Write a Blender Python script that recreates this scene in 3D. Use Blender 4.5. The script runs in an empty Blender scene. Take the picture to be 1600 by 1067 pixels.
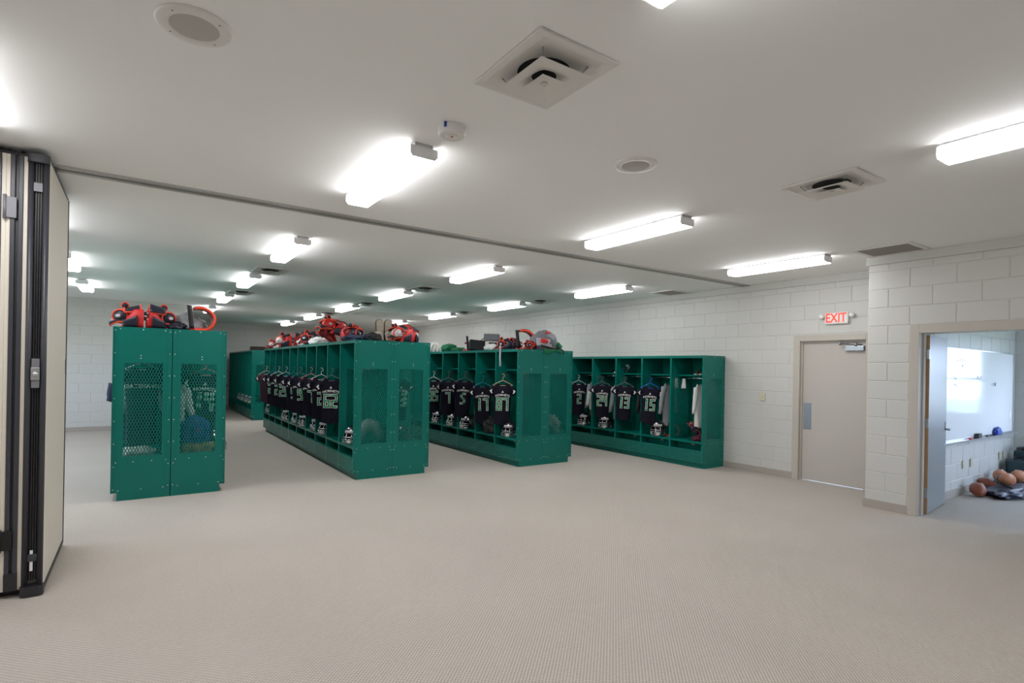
import bpy, bmesh, math, random
from mathutils import Vector, Matrix
random.seed(7)
PI = math.pi
scene = bpy.context.scene
COL = scene.collection

# ------------------------------------------------------------------ camera, world, exposure
CAM_H, YAW, ROLL, FPX, SHY = 1.6119, 0.5998, -0.018, 852.45, 42.0
cd = bpy.data.cameras.new('camera'); cam = bpy.data.objects.new('camera', cd); COL.objects.link(cam)
fw = Vector((math.sin(YAW), math.cos(YAW), 0)); rt = Vector((math.cos(YAW), -math.sin(YAW), 0)); up = Vector((0, 0, 1))
r2 = rt * math.cos(ROLL) - up * math.sin(ROLL); u2 = rt * math.sin(ROLL) + up * math.cos(ROLL)
cam.matrix_world = Matrix(((r2.x, u2.x, -fw.x, 0), (r2.y, u2.y, -fw.y, 0), (r2.z, u2.z, -fw.z, CAM_H), (0, 0, 0, 1)))
cd.sensor_width = 36; cd.lens = FPX * 36 / 1600; cd.shift_y = SHY / 1600; cd.clip_start = .05; cd.clip_end = 200
scene.camera = cam
vs = scene.view_settings
vs.view_transform = 'Standard'; vs.look = 'None'; vs.exposure = 0.0; vs.gamma = 1.0; vs.use_curve_mapping = False
LAMP = 22.0          # radiance of the lamp lenses
w = bpy.data.worlds.new('sky'); scene.world = w; w.use_nodes = True
nt = w.node_tree; nt.nodes.clear()
so = nt.nodes.new('ShaderNodeOutputWorld'); bg = nt.nodes.new('ShaderNodeBackground')
bg.inputs['Color'].default_value = (.60, .74, 1.0, 1); bg.inputs['Strength'].default_value = 10.0
nt.links.new(bg.outputs[0], so.inputs[0])
scene.cycles.max_bounces = 7; scene.cycles.diffuse_bounces = 5; scene.cycles.glossy_bounces = 3; scene.cycles.adaptive_threshold = .03; scene.cycles.use_denoising = True
scene.cycles.sample_clamp_indirect = 8.0

# ------------------------------------------------------------------ materials
def srgb(r, g, b):
    f = lambda c: (c / 255 / 12.92) if c / 255 <= .04045 else ((c / 255 + .055) / 1.055) ** 2.4
    return (f(r), f(g), f(b), 1)
def mat(name, rgb, rough=.6, metal=0, var=.0, scale=8, bump=0, bscale=60, spec=.5, emit=0):
    m = bpy.data.materials.new(name); m.use_nodes = True
    n = m.node_tree.nodes; l = m.node_tree.links; b = n['Principled BSDF']
    c = srgb(*rgb)
    b.inputs['Base Color'].default_value = c; b.inputs['Roughness'].default_value = rough
    b.inputs['Metallic'].default_value = metal; b.inputs['Specular IOR Level'].default_value = spec
    tc = n.new('ShaderNodeTexCoord')
    if var:
        no = n.new('ShaderNodeTexNoise'); no.inputs['Scale'].default_value = scale; no.inputs['Detail'].default_value = 3
        l.new(tc.outputs['Object'], no.inputs['Vector'])
        mx = n.new('ShaderNodeMix'); mx.data_type = 'RGBA'
        mx.inputs['A'].default_value = tuple(max(0, x * (1 - var)) for x in c[:3]) + (1,)
        mx.inputs['B'].default_value = tuple(min(1, x * (1 + var)) for x in c[:3]) + (1,)
        l.new(no.outputs['Fac'], mx.inputs['Factor']); l.new(mx.outputs['Result'], b.inputs['Base Color'])
    if bump:
        no = n.new('ShaderNodeTexNoise'); no.inputs['Scale'].default_value = bscale; no.inputs['Detail'].default_value = 4
        l.new(tc.outputs['Object'], no.inputs['Vector'])
        bp = n.new('ShaderNodeBump'); bp.inputs['Strength'].default_value = bump; bp.inputs['Distance'].default_value = .01
        l.new(no.outputs['Fac'], bp.inputs['Height']); l.new(bp.outputs['Normal'], b.inputs['Normal'])
    if emit:
        b.inputs['Emission Color'].default_value = c; b.inputs['Emission Strength'].default_value = emit
    return m
M = {}
M['wall'] = mat('painted_block', (205, 204, 200), .45, var=.015, scale=3, bump=.15, bscale=90)
M['ceiling'] = mat('ceiling_paint', (246, 246, 245), .8, var=.012, scale=1.2)
M['base'] = mat('rubber_base', (172, 163, 154), .5, var=.03)
M['frame'] = mat('taupe_enamel', (190, 183, 173), .42, var=.02)
M['door'] = mat('taupe_door', (192, 185, 178), .4, var=.02, scale=2)
M['odoor'] = mat('pale_door', (146, 150, 152), .35, var=.02, scale=2)
M['wood'] = mat('door_edge_wood', (172, 138, 96), .5, var=.12, scale=20)
M['green'] = mat('green_enamel', (3, 112, 101), .3, var=.05, scale=3, spec=.35)
M['rivet'] = mat('rivet_zinc', (205, 210, 205), .35, metal=.6)
M['chrome'] = mat('chrome_rod', (205, 208, 210), .18, metal=1)
M['steel'] = mat('brushed_steel', (160, 164, 168), .3, metal=1, var=.08, scale=30)
M['white'] = mat('white_plastic', (236, 236, 234), .4)
M['vent'] = mat('vent_enamel', (226, 223, 219), .45)
M['duct'] = mat('duct_black', (16, 16, 17), .7)
M['grille'] = mat('grille_grey', (172, 166, 162), .6)
M['spk'] = mat('speaker_screen', (186, 182, 178), .6)
M['fixend'] = mat('fixture_enamel', (244, 244, 246), .45)
M['track'] = mat('track_metal', (176, 173, 169), .4, metal=.3)
M['slot'] = mat('track_slot', (62, 61, 60), .6)
M['panel'] = mat('panel_vinyl', (213, 206, 194), .6, var=.015, scale=4, bump=.1, bscale=200)
M['trimw'] = mat('panel_edge', (228, 220, 206), .45)
M['rubber'] = mat('black_rubber', (44, 43, 48), .42, var=.1)
M['rubber2'] = mat('grey_seal', (64, 64, 71), .4, var=.05)
M['bracket'] = mat('bracket_grey', (128, 128, 134), .5, metal=.2)
M['black'] = mat('black_plastic', (20, 20, 22), .45)
M['jersey'] = mat('black_jersey', (24, 21, 36), .75, var=.2, scale=6, bump=.15, bscale=30, spec=.15)
M['jersey2'] = mat('maroon_jersey', (52, 20, 36), .65, var=.2, scale=6)
M['num'] = mat('number_green', (20, 150, 100), .6)
M['numw'] = mat('number_white', (235, 236, 232), .6)
M['shell'] = mat('helmet_black_chrome', (112, 112, 120), .18, metal=.95)
M['mask'] = mat('facemask_silver', (200, 200, 205), .22, metal=.9)
M['pad_red'] = mat('pad_red', (206, 38, 42), .5, var=.05)
M['pad_or'] = mat('pad_orange_piping', (235, 72, 40), .5)
M['pad_navy'] = mat('pad_navy', (27, 27, 46), .45, var=.1)
M['pad_sil'] = mat('pad_silver', (196, 190, 194), .35)
M['pad_white'] = mat('pad_white', (226, 222, 216), .5)
M['grey_cloth'] = mat('grey_fabric', (150, 152, 156), .85, var=.12, scale=10, bump=.3, bscale=25)
M['white_cloth'] = mat('white_fabric', (222, 222, 220), .85, var=.04, scale=10, bump=.2, bscale=25)
M['green_cloth'] = mat('green_fabric', (12, 104, 66), .8, var=.15, scale=10, bump=.3, bscale=25)
M['teal_shirt'] = mat('dark_teal_shirt', (22, 50, 58), .8, var=.15, scale=8)
M['black_cloth'] = mat('black_fabric', (30, 30, 34), .75, var=.2, scale=8, bump=.3, bscale=25)
M['navy_cloth'] = mat('navy_fabric', (40, 50, 78), .8, var=.2, scale=8, bump=.3, bscale=25)
M['blue_cloth'] = mat('blue_nylon', (28, 70, 165), .55, var=.1, scale=8)
M['tan_cloth'] = mat('tan_camouflage', (160, 142, 100), .85, var=.3, scale=14, bump=.3, bscale=25)
M['pads_tan'] = mat('tan_foam', (158, 148, 134), .8, var=.05)
M['maroon'] = mat('maroon_cloth', (84, 20, 44), .8, var=.15)
M['pack_grey'] = mat('pack_grey', (112, 114, 120), .7, var=.1, scale=14)
M['pack_light'] = mat('pack_light_grey', (170, 170, 178), .65, var=.05)
M['label'] = mat('paper_label', (214, 190, 170), .7)
M['board'] = mat('whiteboard', (240, 243, 246), .12, spec=.5)
M['alu'] = mat('aluminium', (200, 202, 205), .3, metal=.8)
M['ball'] = mat('football_leather', (140, 74, 52), .45, var=.1, scale=12, bump=.1, bscale=150)
M['ball2'] = mat('football_tan', (186, 122, 88), .5, var=.08, scale=12, bump=.1, bscale=150)
M['case'] = mat('case_teal', (32, 60, 70), .4, var=.05)
M['bag'] = mat('bag_nylon', (44, 48, 68), .4, var=.2, scale=6, bump=.4, bscale=14)
M['lime'] = mat('lime_paint', (120, 200, 40), .5)
M['cyan'] = mat('cyan_plastic', (30, 150, 190), .4)
M['red'] = mat('exit_red', (240, 66, 48), .5, emit=.9)
M['led'] = mat('orange_led', (200, 80, 40), .5)
M['bluefoil'] = mat('blue_tag', (50, 80, 170), .4)
M['ivory'] = mat('ivory_plate', (205, 200, 172), .5)
M['ink'] = mat('marker_ink', (120, 126, 140), .6)
M['brown'] = mat('dark_brown_door', (58, 46, 38), .5)
M['lawn'] = mat('lawn', (112, 126, 92), .9, var=.2, scale=2)
M['paving'] = mat('paving', (190, 188, 182), .8, var=.05)
M['lens'] = mat('lamp_lens', (255, 253, 250), .4); 
_b = M['lens'].node_tree.nodes['Principled BSDF']; _b.inputs['Emission Color'].default_value = (.985, .99, 1, 1); _b.inputs['Emission Strength'].default_value = LAMP
M['lens_side'] = mat('lamp_lens_side', (255, 253, 250), .4)
_b = M['lens_side'].node_tree.nodes['Principled BSDF']; _b.inputs['Emission Color'].default_value = (.985, .99, 1, 1); _b.inputs['Emission Strength'].default_value = LAMP * .42
HANG = {k: mat('hanger_' + k, c, .35) for k, c in dict(white=(225, 228, 228), pink=(226, 150, 150), teal=(40, 140, 165), blue=(50, 110, 220), cream=(228, 196, 160), grey=(110, 112, 118)).items()}
# expanded-metal / perforated strip: fine horizontal slots
def slots_mat():
    m = mat('green_slotted', (5, 108, 97), .27, spec=.5); n = m.node_tree.nodes; l = m.node_tree.links
    tc = n.new('ShaderNodeTexCoord'); sp = n.new('ShaderNodeSeparateXYZ'); l.new(tc.outputs['Object'], sp.inputs[0])
    w1 = n.new('ShaderNodeMath'); w1.operation = 'SINE'; m1 = n.new('ShaderNodeMath'); m1.operation = 'MULTIPLY'; m1.inputs[1].default_value = 2 * PI / .022
    l.new(sp.outputs['Z'], m1.inputs[0]); l.new(m1.outputs[0], w1.inputs[0])
    bp = n.new('ShaderNodeBump'); bp.inputs['Strength'].default_value = .5; bp.inputs['Distance'].default_value = .006
    l.new(w1.outputs[0], bp.inputs['Height']); l.new(bp.outputs[0], n['Principled BSDF'].inputs['Normal'])
    return m
M['slots'] = slots_mat()
def carpet_mat():
    m = bpy.data.materials.new('loop_carpet'); m.use_nodes = True; n = m.node_tree.nodes; l = m.node_tree.links; b = n['Principled BSDF']
    b.inputs['Roughness'].default_value = .95; b.inputs['Specular IOR Level'].default_value = .1
    tc = n.new('ShaderNodeTexCoord'); mp = n.new('ShaderNodeMapping'); mp.inputs['Rotation'].default_value = (0, 0, -PI / 4)
    l.new(tc.outputs['Object'], mp.inputs['Vector'])
    sp = n.new('ShaderNodeSeparateXYZ'); l.new(mp.outputs[0], sp.inputs[0])
    def sn(out, per):
        a = n.new('ShaderNodeMath'); a.operation = 'MULTIPLY'; a.inputs[1].default_value = 2 * PI / per
        s = n.new('ShaderNodeMath'); s.operation = 'SINE'; l.new(out, a.inputs[0]); l.new(a.outputs[0], s.inputs[0]); return s
    s1 = sn(sp.outputs['Y'], .017); s2 = sn(sp.outputs['X'], .021)
    ad = n.new('ShaderNodeMath'); ad.operation = 'MULTIPLY_ADD'; ad.inputs[1].default_value = .55
    l.new(s2.outputs[0], ad.inputs[0]); l.new(s1.outputs[0], ad.inputs[2])
    mr = n.new('ShaderNodeMapRange'); mr.inputs['From Min'].default_value = -1.5; mr.inputs['From Max'].default_value = 1.5
    l.new(ad.outputs[0], mr.inputs['Value'])
    no = n.new('ShaderNodeTexNoise'); no.inputs['Scale'].default_value = 45; no.inputs['Detail'].default_value = 3; l.new(tc.outputs['Object'], no.inputs['Vector'])
    no2 = n.new('ShaderNodeTexNoise'); no2.inputs['Scale'].default_value = .9; no2.inputs['Detail'].default_value = 3; l.new(tc.outputs['Object'], no2.inputs['Vector'])
    mx = n.new('ShaderNodeMix'); mx.data_type = 'RGBA'; mx.inputs['A'].default_value = srgb(152, 143, 134); mx.inputs['B'].default_value = srgb(213, 206, 198)
    f = n.new('ShaderNodeMix'); f.data_type = 'FLOAT'; f.inputs['Factor'].default_value = .3
    l.new(mr.outputs[0], f.inputs['A']); l.new(no.outputs['Fac'], f.inputs['B']); l.new(f.outputs['Result'], mx.inputs['Factor'])
    m2 = n.new('ShaderNodeMix'); m2.data_type = 'RGBA'; m2.blend_type = 'MULTIPLY'; m2.inputs['Factor'].default_value = 1
    cr = n.new('ShaderNodeMapRange'); cr.inputs['To Min'].default_value = .93; cr.inputs['To Max'].default_value = 1.07
    l.new(no2.outputs['Fac'], cr.inputs['Value']); l.new(mx.outputs['Result'], m2.inputs['A']); l.new(cr.outputs[0], m2.inputs['B'])
    l.new(m2.outputs['Result'], b.inputs['Base Color'])
    bp = n.new('ShaderNodeBump'); bp.inputs['Strength'].default_value = .6; bp.inputs['Distance'].default_value = .006
    l.new(f.outputs['Result'], bp.inputs['Height']); l.new(bp.outputs[0], b.inputs['Normal'])
    return m
M['carpet'] = carpet_mat()

# ------------------------------------------------------------------ mesh helpers
class MB:
    def __init__(s): s.v = []; s.f = []; s.sm = []
    def add(s, vs, fs, smooth=False, mtx=None):
        o = len(s.v)
        for p in vs: s.v.append(tuple(mtx @ Vector(p)) if mtx else tuple(p))
        for f in fs: s.f.append(tuple(i + o for i in f)); s.sm.append(smooth)
        return s
    def box(s, x0, y0, z0, x1, y1, z1, b=0, mtx=None):
        if x0 > x1: x0, x1 = x1, x0
        if y0 > y1: y0, y1 = y1, y0
        if z0 > z1: z0, z1 = z1, z0
        if not b:
            v = [(x, y, z) for z in (z0, z1) for y in (y0, y1) for x in (x0, x1)]
            return s.add(v, [(0, 2, 3, 1), (4, 5, 7, 6), (0, 1, 5, 4), (2, 6, 7, 3), (0, 4, 6, 2), (1, 3, 7, 5)], mtx=mtx)
        b = min(b, (x1 - x0) * .45, (y1 - y0) * .45, (z1 - z0) * .45)
        bm = bmesh.new(); bmesh.ops.create_cube(bm, size=1)
        for q in bm.verts: q.co = Vector(((x0 + x1) / 2 + q.co.x * (x1 - x0), (y0 + y1) / 2 + q.co.y * (y1 - y0), (z0 + z1) / 2 + q.co.z * (z1 - z0)))
        bmesh.ops.bevel(bm, geom=bm.edges[:], offset=b, segments=2, profile=.6, affect='EDGES')
        s.bm(bm, False, mtx); return s
    def bm(s, bm, smooth=False, mtx=None):
        bm.verts.ensure_lookup_table(); bm.verts.index_update()
        s.add([q.co.copy() for q in bm.verts], [[q.index for q in f.verts] for f in bm.faces], smooth, mtx); bm.free()
    def tube(s, pts, r, n=8, closed=False, mtx=None, cap=True):
        pts = [Vector(p) for p in pts]; k = len(pts); vs = []; fs = []
        ref = Vector((0, 0, 1)); prev = None
        rr = r if isinstance(r, (list, tuple)) else [r] * k
        for i, p in enumerate(pts):
            if closed: d = pts[(i + 1) % k] - pts[i - 1]
            else: d = pts[min(i + 1, k - 1)] - pts[max(i - 1, 0)]
            d.normalize()
            if prev is None:
                a = d.cross(ref)
                if a.length < .1: a = d.cross(Vector((1, 0, 0)))
            else:
                a = prev - d * prev.dot(d)
                if a.length < 1e-4: a = d.cross(Vector((1, 0, .3)))
            a.normalize(); prev = a; b = d.cross(a)
            for j in range(n):
                t = 2 * PI * j / n; vs.append(p + (a * math.cos(t) + b * math.sin(t)) * rr[i])
        for i in range(k if closed else k - 1):
            for j in range(n):
                i2 = (i + 1) % k; fs.append((i * n + j, i * n + (j + 1) % n, i2 * n + (j + 1) % n, i2 * n + j))
        if cap and not closed: fs.append(tuple(range(n))[::-1]); fs.append(tuple((k - 1) * n + j for j in range(n)))
        return s.add(vs, fs, True, mtx)
    def lathe(s, prof, c=(0, 0, 0), n=24, axis='z', mtx=None, smooth=True):
        vs = []; fs = []; k = len(prof)
        for j in range(n):
            t = 2 * PI * j / n
            for r, h in prof:
                p = (r * math.cos(t), r * math.sin(t), h)
                if axis == 'x': p = (h, r * math.cos(t), r * math.sin(t))
                if axis == 'y': p = (r * math.sin(t), h, r * math.cos(t))
                vs.append((p[0] + c[0], p[1] + c[1], p[2] + c[2]))
        for j in range(n):
            for i in range(k - 1):
                a = j * k + i; b = ((j + 1) % n) * k + i; fs.append((a, b, b + 1, a + 1))
        return s.add(vs, fs, smooth, mtx)
    def ell(s, c, r, n=16, m=10, mtx=None, lo=-PI / 2, hi=PI / 2):
        prof = [(math.cos(lo + (hi - lo) * i / m), math.sin(lo + (hi - lo) * i / m)) for i in range(m + 1)]
        vs = []; fs = []; k = m + 1
        for j in range(n):
            t = 2 * PI * j / n
            for q, h in prof: vs.append((c[0] + r[0] * q * math.cos(t), c[1] + r[1] * q * math.sin(t), c[2] + r[2] * h))
        for j in range(n):
            for i in range(m):
                a = j * k + i; b = ((j + 1) % n) * k + i; fs.append((a, b, b + 1, a + 1))
        return s.add(vs, fs, True, mtx)
    def prism(s, pts, z0, z1, mtx=None):
        k = len(pts); vs = [(x, y, z0) for x, y in pts] + [(x, y, z1) for x, y in pts]
        fs = [tuple(range(k))[::-1], tuple(range(k, 2 * k))] + [(i, (i + 1) % k, k + (i + 1) % k, k + i) for i in range(k)]
        return s.add(vs, fs, False, mtx)
    def grid(s, fn, nu, nv, smooth=True, mtx=None):
        vs = [fn(i / nu, j / nv) for j in range(nv + 1) for i in range(nu + 1)]
        fs = [(j * (nu + 1) + i, j * (nu + 1) + i + 1, (j + 1) * (nu + 1) + i + 1, (j + 1) * (nu + 1) + i) for j in range(nv) for i in range(nu)]
        return s.add(vs, fs, smooth, mtx)
    def slab(s, fn, nu, nv, th, mtx=None):                 # a curved sheet with real thickness
        bm = bmesh.new()
        vs = [[bm.verts.new(fn(i / nu, j / nv)) for i in range(nu + 1)] for j in range(nv + 1)]
        for j in range(nv):
            for i in range(nu): bm.faces.new((vs[j][i], vs[j][i + 1], vs[j + 1][i + 1], vs[j + 1][i]))
        bm.normal_update(); bmesh.ops.solidify(bm, geom=bm.faces[:], thickness=th)
        s.bm(bm, True, mtx); return s
    def mesh(s, name):
        me = bpy.data.meshes.new(name); me.from_pydata(s.v, [], s.f); me.polygons.foreach_set('use_smooth', s.sm)
        bm = bmesh.new(); bm.from_mesh(me); bmesh.ops.recalc_face_normals(bm, faces=bm.faces); bm.to_mesh(me); bm.free()
        me.update(); return me
    def build(s, name, m, parent=None, loc=None, rot=None):
        me = s.mesh(name); me.materials.append(M[m] if isinstance(m, str) else m)
        return put(name, me, parent, loc, rot)
def put(name, me, parent=None, loc=None, rot=None):
    o = bpy.data.objects.new(name, me); COL.objects.link(o)
    if parent: o.parent = parent
    if loc: o.location = loc
    if rot: o.rotation_euler = rot
    return o
def tag(o, label, cat, group=None, kind=None):
    o['label'] = label; o['category'] = cat
    if group: o['group'] = group
    if kind: o['kind'] = kind
    return o
def thing(name, label, cat, loc=(0, 0, 0), rz=0, group=None, kind=None, sc=None):
    o = bpy.data.objects.new(name, None); COL.objects.link(o); o.empty_display_size = .1
    o.location = loc; o.rotation_euler = rz if isinstance(rz, tuple) else (0, 0, rz)
    if sc: o.scale = sc
    return tag(o, label, cat, group, kind)
def dup(root, loc, rz, label, group=None, sc=None):
    r = root.copy(); COL.objects.link(r); r.location = loc; r.rotation_euler = rz if isinstance(rz, tuple) else (0, 0, rz)
    if sc: r.scale = sc
    r['label'] = label
    if group: r['group'] = group
    for ch in list(root.children):
        c = ch.copy(); COL.objects.link(c); c.parent = r
        for g in list(ch.children):
            d = g.copy(); COL.objects.link(d); d.parent = c
    return r
def withmat(me, m):
    me.materials.clear(); me.materials.append(M[m] if isinstance(m, str) else m); return me
ORD = ['nearest', 'second', 'third', 'fourth', 'fifth', 'sixth', 'seventh', 'eighth', 'ninth', 'tenth', 'eleventh', 'twelfth']
_tc = {}
def text_mesh(txt, size, arch=0):
    k = (txt, size, arch)
    if k in _tc: return _tc[k]
    cu = bpy.data.curves.new('txt', 'FONT'); cu.body = txt; cu.size = size; cu.align_x = 'CENTER'; cu.align_y = 'CENTER'
    cu.resolution_u = 2; cu.offset = size * .018; cu.extrude = .0012
    ob = bpy.data.objects.new('txt', cu); COL.objects.link(ob)
    bpy.context.view_layer.update()
    me = bpy.data.meshes.new_from_object(ob.evaluated_get(bpy.context.evaluated_depsgraph_get()))
    bpy.data.objects.remove(ob); bpy.data.curves.remove(cu)
    for v in me.vertices:      # lie in XZ, facing -Y
        x, y, z = v.co; v.co = (x, -z, y - arch * x * x)
    _tc[k] = me; return me

# ------------------------------------------------------------------ room
CZ = 3.05; XW = 8.30; XP = 7.39; YP = 3.07; XL = -4.2; YR = -3.4; YB = 15.8; XC = .98; YF = 22.05; XO = 11.65; YO = 2.68
def struct(name, mb, m, label, cat):
    return tag(mb.build(name, m), label, cat, kind='structure')
struct('floor', MB().box(XL - .2, YR - .2, -.12, XO + .2, YF + .2, 0), 'carpet', 'beige looped carpet covering the whole floor', 'floor')
struct('ceiling', MB().box(XL - .2, YR - .2, CZ, XO + .2, YF + .2, CZ + .15), 'ceiling', 'smooth off-white painted ceiling over the room', 'ceiling')
wr = struct('wall_right', MB().box(XW, YP, 0, XW + .2, 3.42, CZ).box(XW, 4.44, 0, XW + .2, YF, CZ).box(XW, 3.42, 2.15, XW + .2, 4.44, CZ), 'wall', 'long white painted block wall behind the lockers and exit door', 'wall')
wd = struct('wall_doorway', MB().box(XP, 2.585, 0, XP + .2, YP, CZ).box(XP, YR, 0, XP + .2, 1.53, CZ).box(XP, 1.53, 2.16, XP + .2, 2.585, CZ), 'wall', 'white block wall around the open office doorway', 'wall')
wo = struct('wall_office', MB().box(XP + .2, YO, 0, XO + .2, YP - .002, CZ), 'wall', 'white block wall behind the office whiteboard', 'wall')
WY0, WY1, WZ0, WZ1 = .55, 2.2, .95, 2.2
we = struct('wall_office_end', MB().box(XO, YR, 0, XO + .2, -2.6, CZ).box(XO, -.3, 0, XO + .2, WY0, CZ).box(XO, -2.6, 0, XO + .2, -.3, WZ0).box(XO, -2.6, WZ1, XO + .2, -.3, CZ).box(XO, WY1, 0, XO + .2, YO, CZ).box(XO, WY0, 0, XO + .2, WY1, WZ0).box(XO, WY0, WZ1, XO + .2, WY1, CZ), 'wall', 'white block end wall of the office beside the window', 'wall')
wb = struct('wall_back', MB().box(XL, YB, 0, XC, YF, CZ), 'wall', 'white block wall at the back left behind the first lockers', 'wall')
wf = struct('wall_far', MB().box(XC, YF, 0, XW + .2, YF + .2, CZ), 'wall', 'far white wall at the end of the locker rows', 'wall')
LW = [(7.6, 9.4), (9.9, 11.7), (12.2, 14.0)]
mb = MB().box(XL - .2, YR, 0, XL, 7.6, CZ).box(XL - .2, 9.4, 0, XL, 9.9, CZ).box(XL - .2, 11.7, 0, XL, 12.2, CZ).box(XL - .2, 14.0, 0, XL, YB, CZ)
for a_, b_ in LW: mb.box(XL - .2, a_, 0, XL, b_, .9).box(XL - .2, a_, 2.3, XL, b_, CZ)
struct('wall_left', mb, 'wall', 'plain white wall on the left behind the folded partition', 'wall')
for i_, (a_, b_) in enumerate(LW):
    t = thing('window_%d' % (i_ + 3), '%s window of the left wall, hidden behind the partition' % ORD[i_], 'window', (XL - .2, 0, 0), kind='structure')
    MB().box(.06, a_, .9, .14, a_ + .05, 2.3).box(.06, b_ - .05, .9, .14, b_, 2.3).box(.06, a_, .9, .14, b_, .95).box(.06, a_, 2.25, .14, b_, 2.3).box(.07, a_, 1.6, .13, b_, 1.64).build('window_frame', 'alu', t)
struct('wall_rear', MB().box(XL - .2, YR - .2, 0, 8.0, YR, CZ).box(11.3, YR - .2, 0, XO + .2, YR, CZ).box(8.0, YR - .2, 0, 11.3, YR, .9).box(8.0, YR - .2, 2.4, 11.3, YR, CZ), 'wall', 'plain white wall behind the viewer', 'wall')

# concrete blocks, each a child of its wall
BL, BH = .44, .22
_bc = {}
def block_mesh(L, Hh):
    k = (round(L, 3), round(Hh, 3))
    if k not in _bc:
        j = .003; i = .008; d = .005; mb = MB()
        a = [(j, 0, j), (L - j, 0, j), (L - j, 0, Hh - j), (j, 0, Hh - j)]
        b = [(i, -d, i), (L - i, -d, i), (L - i, -d, Hh - i), (i, -d, Hh - i)]
        mb.add(a + b, [(4, 5, 6, 7), (0, 1, 5, 4), (1, 2, 6, 5), (2, 3, 7, 6), (3, 0, 4, 7)])
        _bc[k] = withmat(mb.mesh('block'), 'wall')
    return _bc[k]
def blocks(wall, org, ang, length, holes=(), near=(0, 0), limit=300, zt=2.95, phase=0, cull=None):
    """org: start point on the face, ang: turn of local +x (along the wall; face looks to local -y)."""
    R = Matrix.Rotation(ang, 4, 'Z'); lst = []; row = 0; z = 0
    while z < zt - .02:
        h = min(BH, zt - z); u = -(BL / 2) if (row + phase) % 2 else 0.0
        while u < length - .02:
            a, b = max(u, 0), min(u + BL, length); segs = [(a, b, z, z + h)]
            for (h0, h1, hz0, hz1) in holes:
                out = []
                for (p, q, z0, z1) in segs:
                    if q <= h0 + .01 or p >= h1 - .01 or z0 >= hz1 - .02 or z1 <= hz0 + .02: out.append((p, q, z0, z1)); continue
                    if p < h0 - .03: out.append((p, h0, z0, z1))
                    if q > h1 + .03: out.append((h1, q, z0, z1))
                segs = out
            for sgm in segs:
                if sgm[1] - sgm[0] > .03: lst.append(sgm)
            u += BL
        z += BH; row += 1
    def wpos(sg): return Vector(org) + R @ Vector((sg[0], 0, sg[2]))
    vis = []; rest = []
    for sg in lst:
        p = wpos(sg) - Vector((0, 0, CAM_H)); q = p + R @ Vector((sg[1] - sg[0], 0, 0))
        d = p.dot(fw); ok = False
        for e in (p, q):
            dd = e.dot(fw)
            if dd > .1 and -40 < 800 + FPX * e.dot(r2) / dd < 1640: ok = True
        if ok and (cull is None or cull(sg, wpos(sg))): vis.append((d, sg))
        else: rest.append(sg)
    vis.sort(key=lambda t: t[0])
    for d, sg in vis[:limit]:
        put('block', block_mesh(sg[1] - sg[0], sg[3] - sg[2]), wall, wpos(sg), (0, 0, ang))
    rest += [sg for d, sg in vis[limit:]]
    if rest:
        mb = MB(); jv = .003; iv = .008; dv = .005
        for sg in rest:
            L = sg[1] - sg[0]; Hh = sg[3] - sg[2]
            a = [(jv, 0, jv), (L - jv, 0, jv), (L - jv, 0, Hh - jv), (jv, 0, Hh - jv), (iv, -dv, iv), (L - iv, -dv, iv), (L - iv, -dv, Hh - iv), (iv, -dv, Hh - iv)]
            mb.add(a, [(4, 5, 6, 7), (0, 1, 5, 4), (1, 2, 6, 5), (2, 3, 7, 6), (3, 0, 4, 7)], mtx=Matrix.Translation(wpos(sg)) @ R)
        o = mb.build('block_field', 'wall', wall); o['kind'] = 'stuff'
# face toward -X: local +x must run along -Y  (ang = -90deg gives local -y -> -x)
A = -PI / 2
blocks(wr, (XW, 15.1, 0), A, 15.1 - YP, holes=[(15.1 - 4.47, 15.1 - 3.37, 0, 2.2)], limit=300, cull=lambda sg, p: not (p.z < 1.75 and 5.7 < p.y) and p.y < 12)
blocks(wd, (XP, YP, 0), A, YP - .3, holes=[(YP - 2.62, YP - 1.48, 0, 2.2)], limit=160)
blocks(wo, (XP + .2, YO, 0), 0, XO - XP - .2, limit=200, cull=lambda sg, p: p.z < 2.3 and not (1.0 < p.z < 1.7 and 8.7 < p.x < 11.2))
blocks(we, (XO, YO, 0), A, YO - YR, holes=[(YO - WY1, YO - WY0, WZ0, WZ1), (YO + .3, YO + 2.6, WZ0, WZ1)], limit=60, cull=lambda sg, p: p.z < 2.2 and p.y > 2.2)
blocks(wb, (XL, YB, 0), 0, XC - XL, limit=200, cull=lambda sg, p: p.x > -1.9 and (p.z > 1.7 or p.x < 0))
blocks(wf, (XC, YF, 0), 0, XW - XC, limit=0)

# base boards, ceiling trims
def strip(name, pts, label, cat, m='base', z0=0, z1=.1, th=.012):
    mb = MB()
    for (x0, y0, x1, y1) in pts: mb.box(x0, y0, z0, x1, y1, z1, b=.003)
    return struct(name, mb, m, label, cat)
strip('baseboard_right', [(XW - .02, 4.47, XW, 5.66), (XW - .02, 8.98, XW, YF)], 'taupe rubber base along the exit door wall', 'baseboard')
strip('baseboard_doorway', [(XP - .02, 2.62, XP, YP + .02), (XP, YP, XW, YP + .02), (XP - .02, YR, XP, 1.48)], 'taupe rubber base at the foot of the doorway pillar', 'baseboard')
strip('baseboard_office', [(XP + .2, YO - .02, XO, YO), (XO - .02, YR, XO, YO - .02)], 'taupe rubber base around the office', 'baseboard')
strip('baseboard_back', [(XL, YB - .02, XC + .02, YB), (XC, YB, XC + .02, YF), (XC, YF - .02, 3.4, YF)], 'taupe rubber base along the back left wall', 'baseboard')
strip('trim_1', [(XW - .025, YP, XW, YF)], 'flat painted board at the top of the long right wall', 'trim', 'wall', 2.945, CZ)
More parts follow.
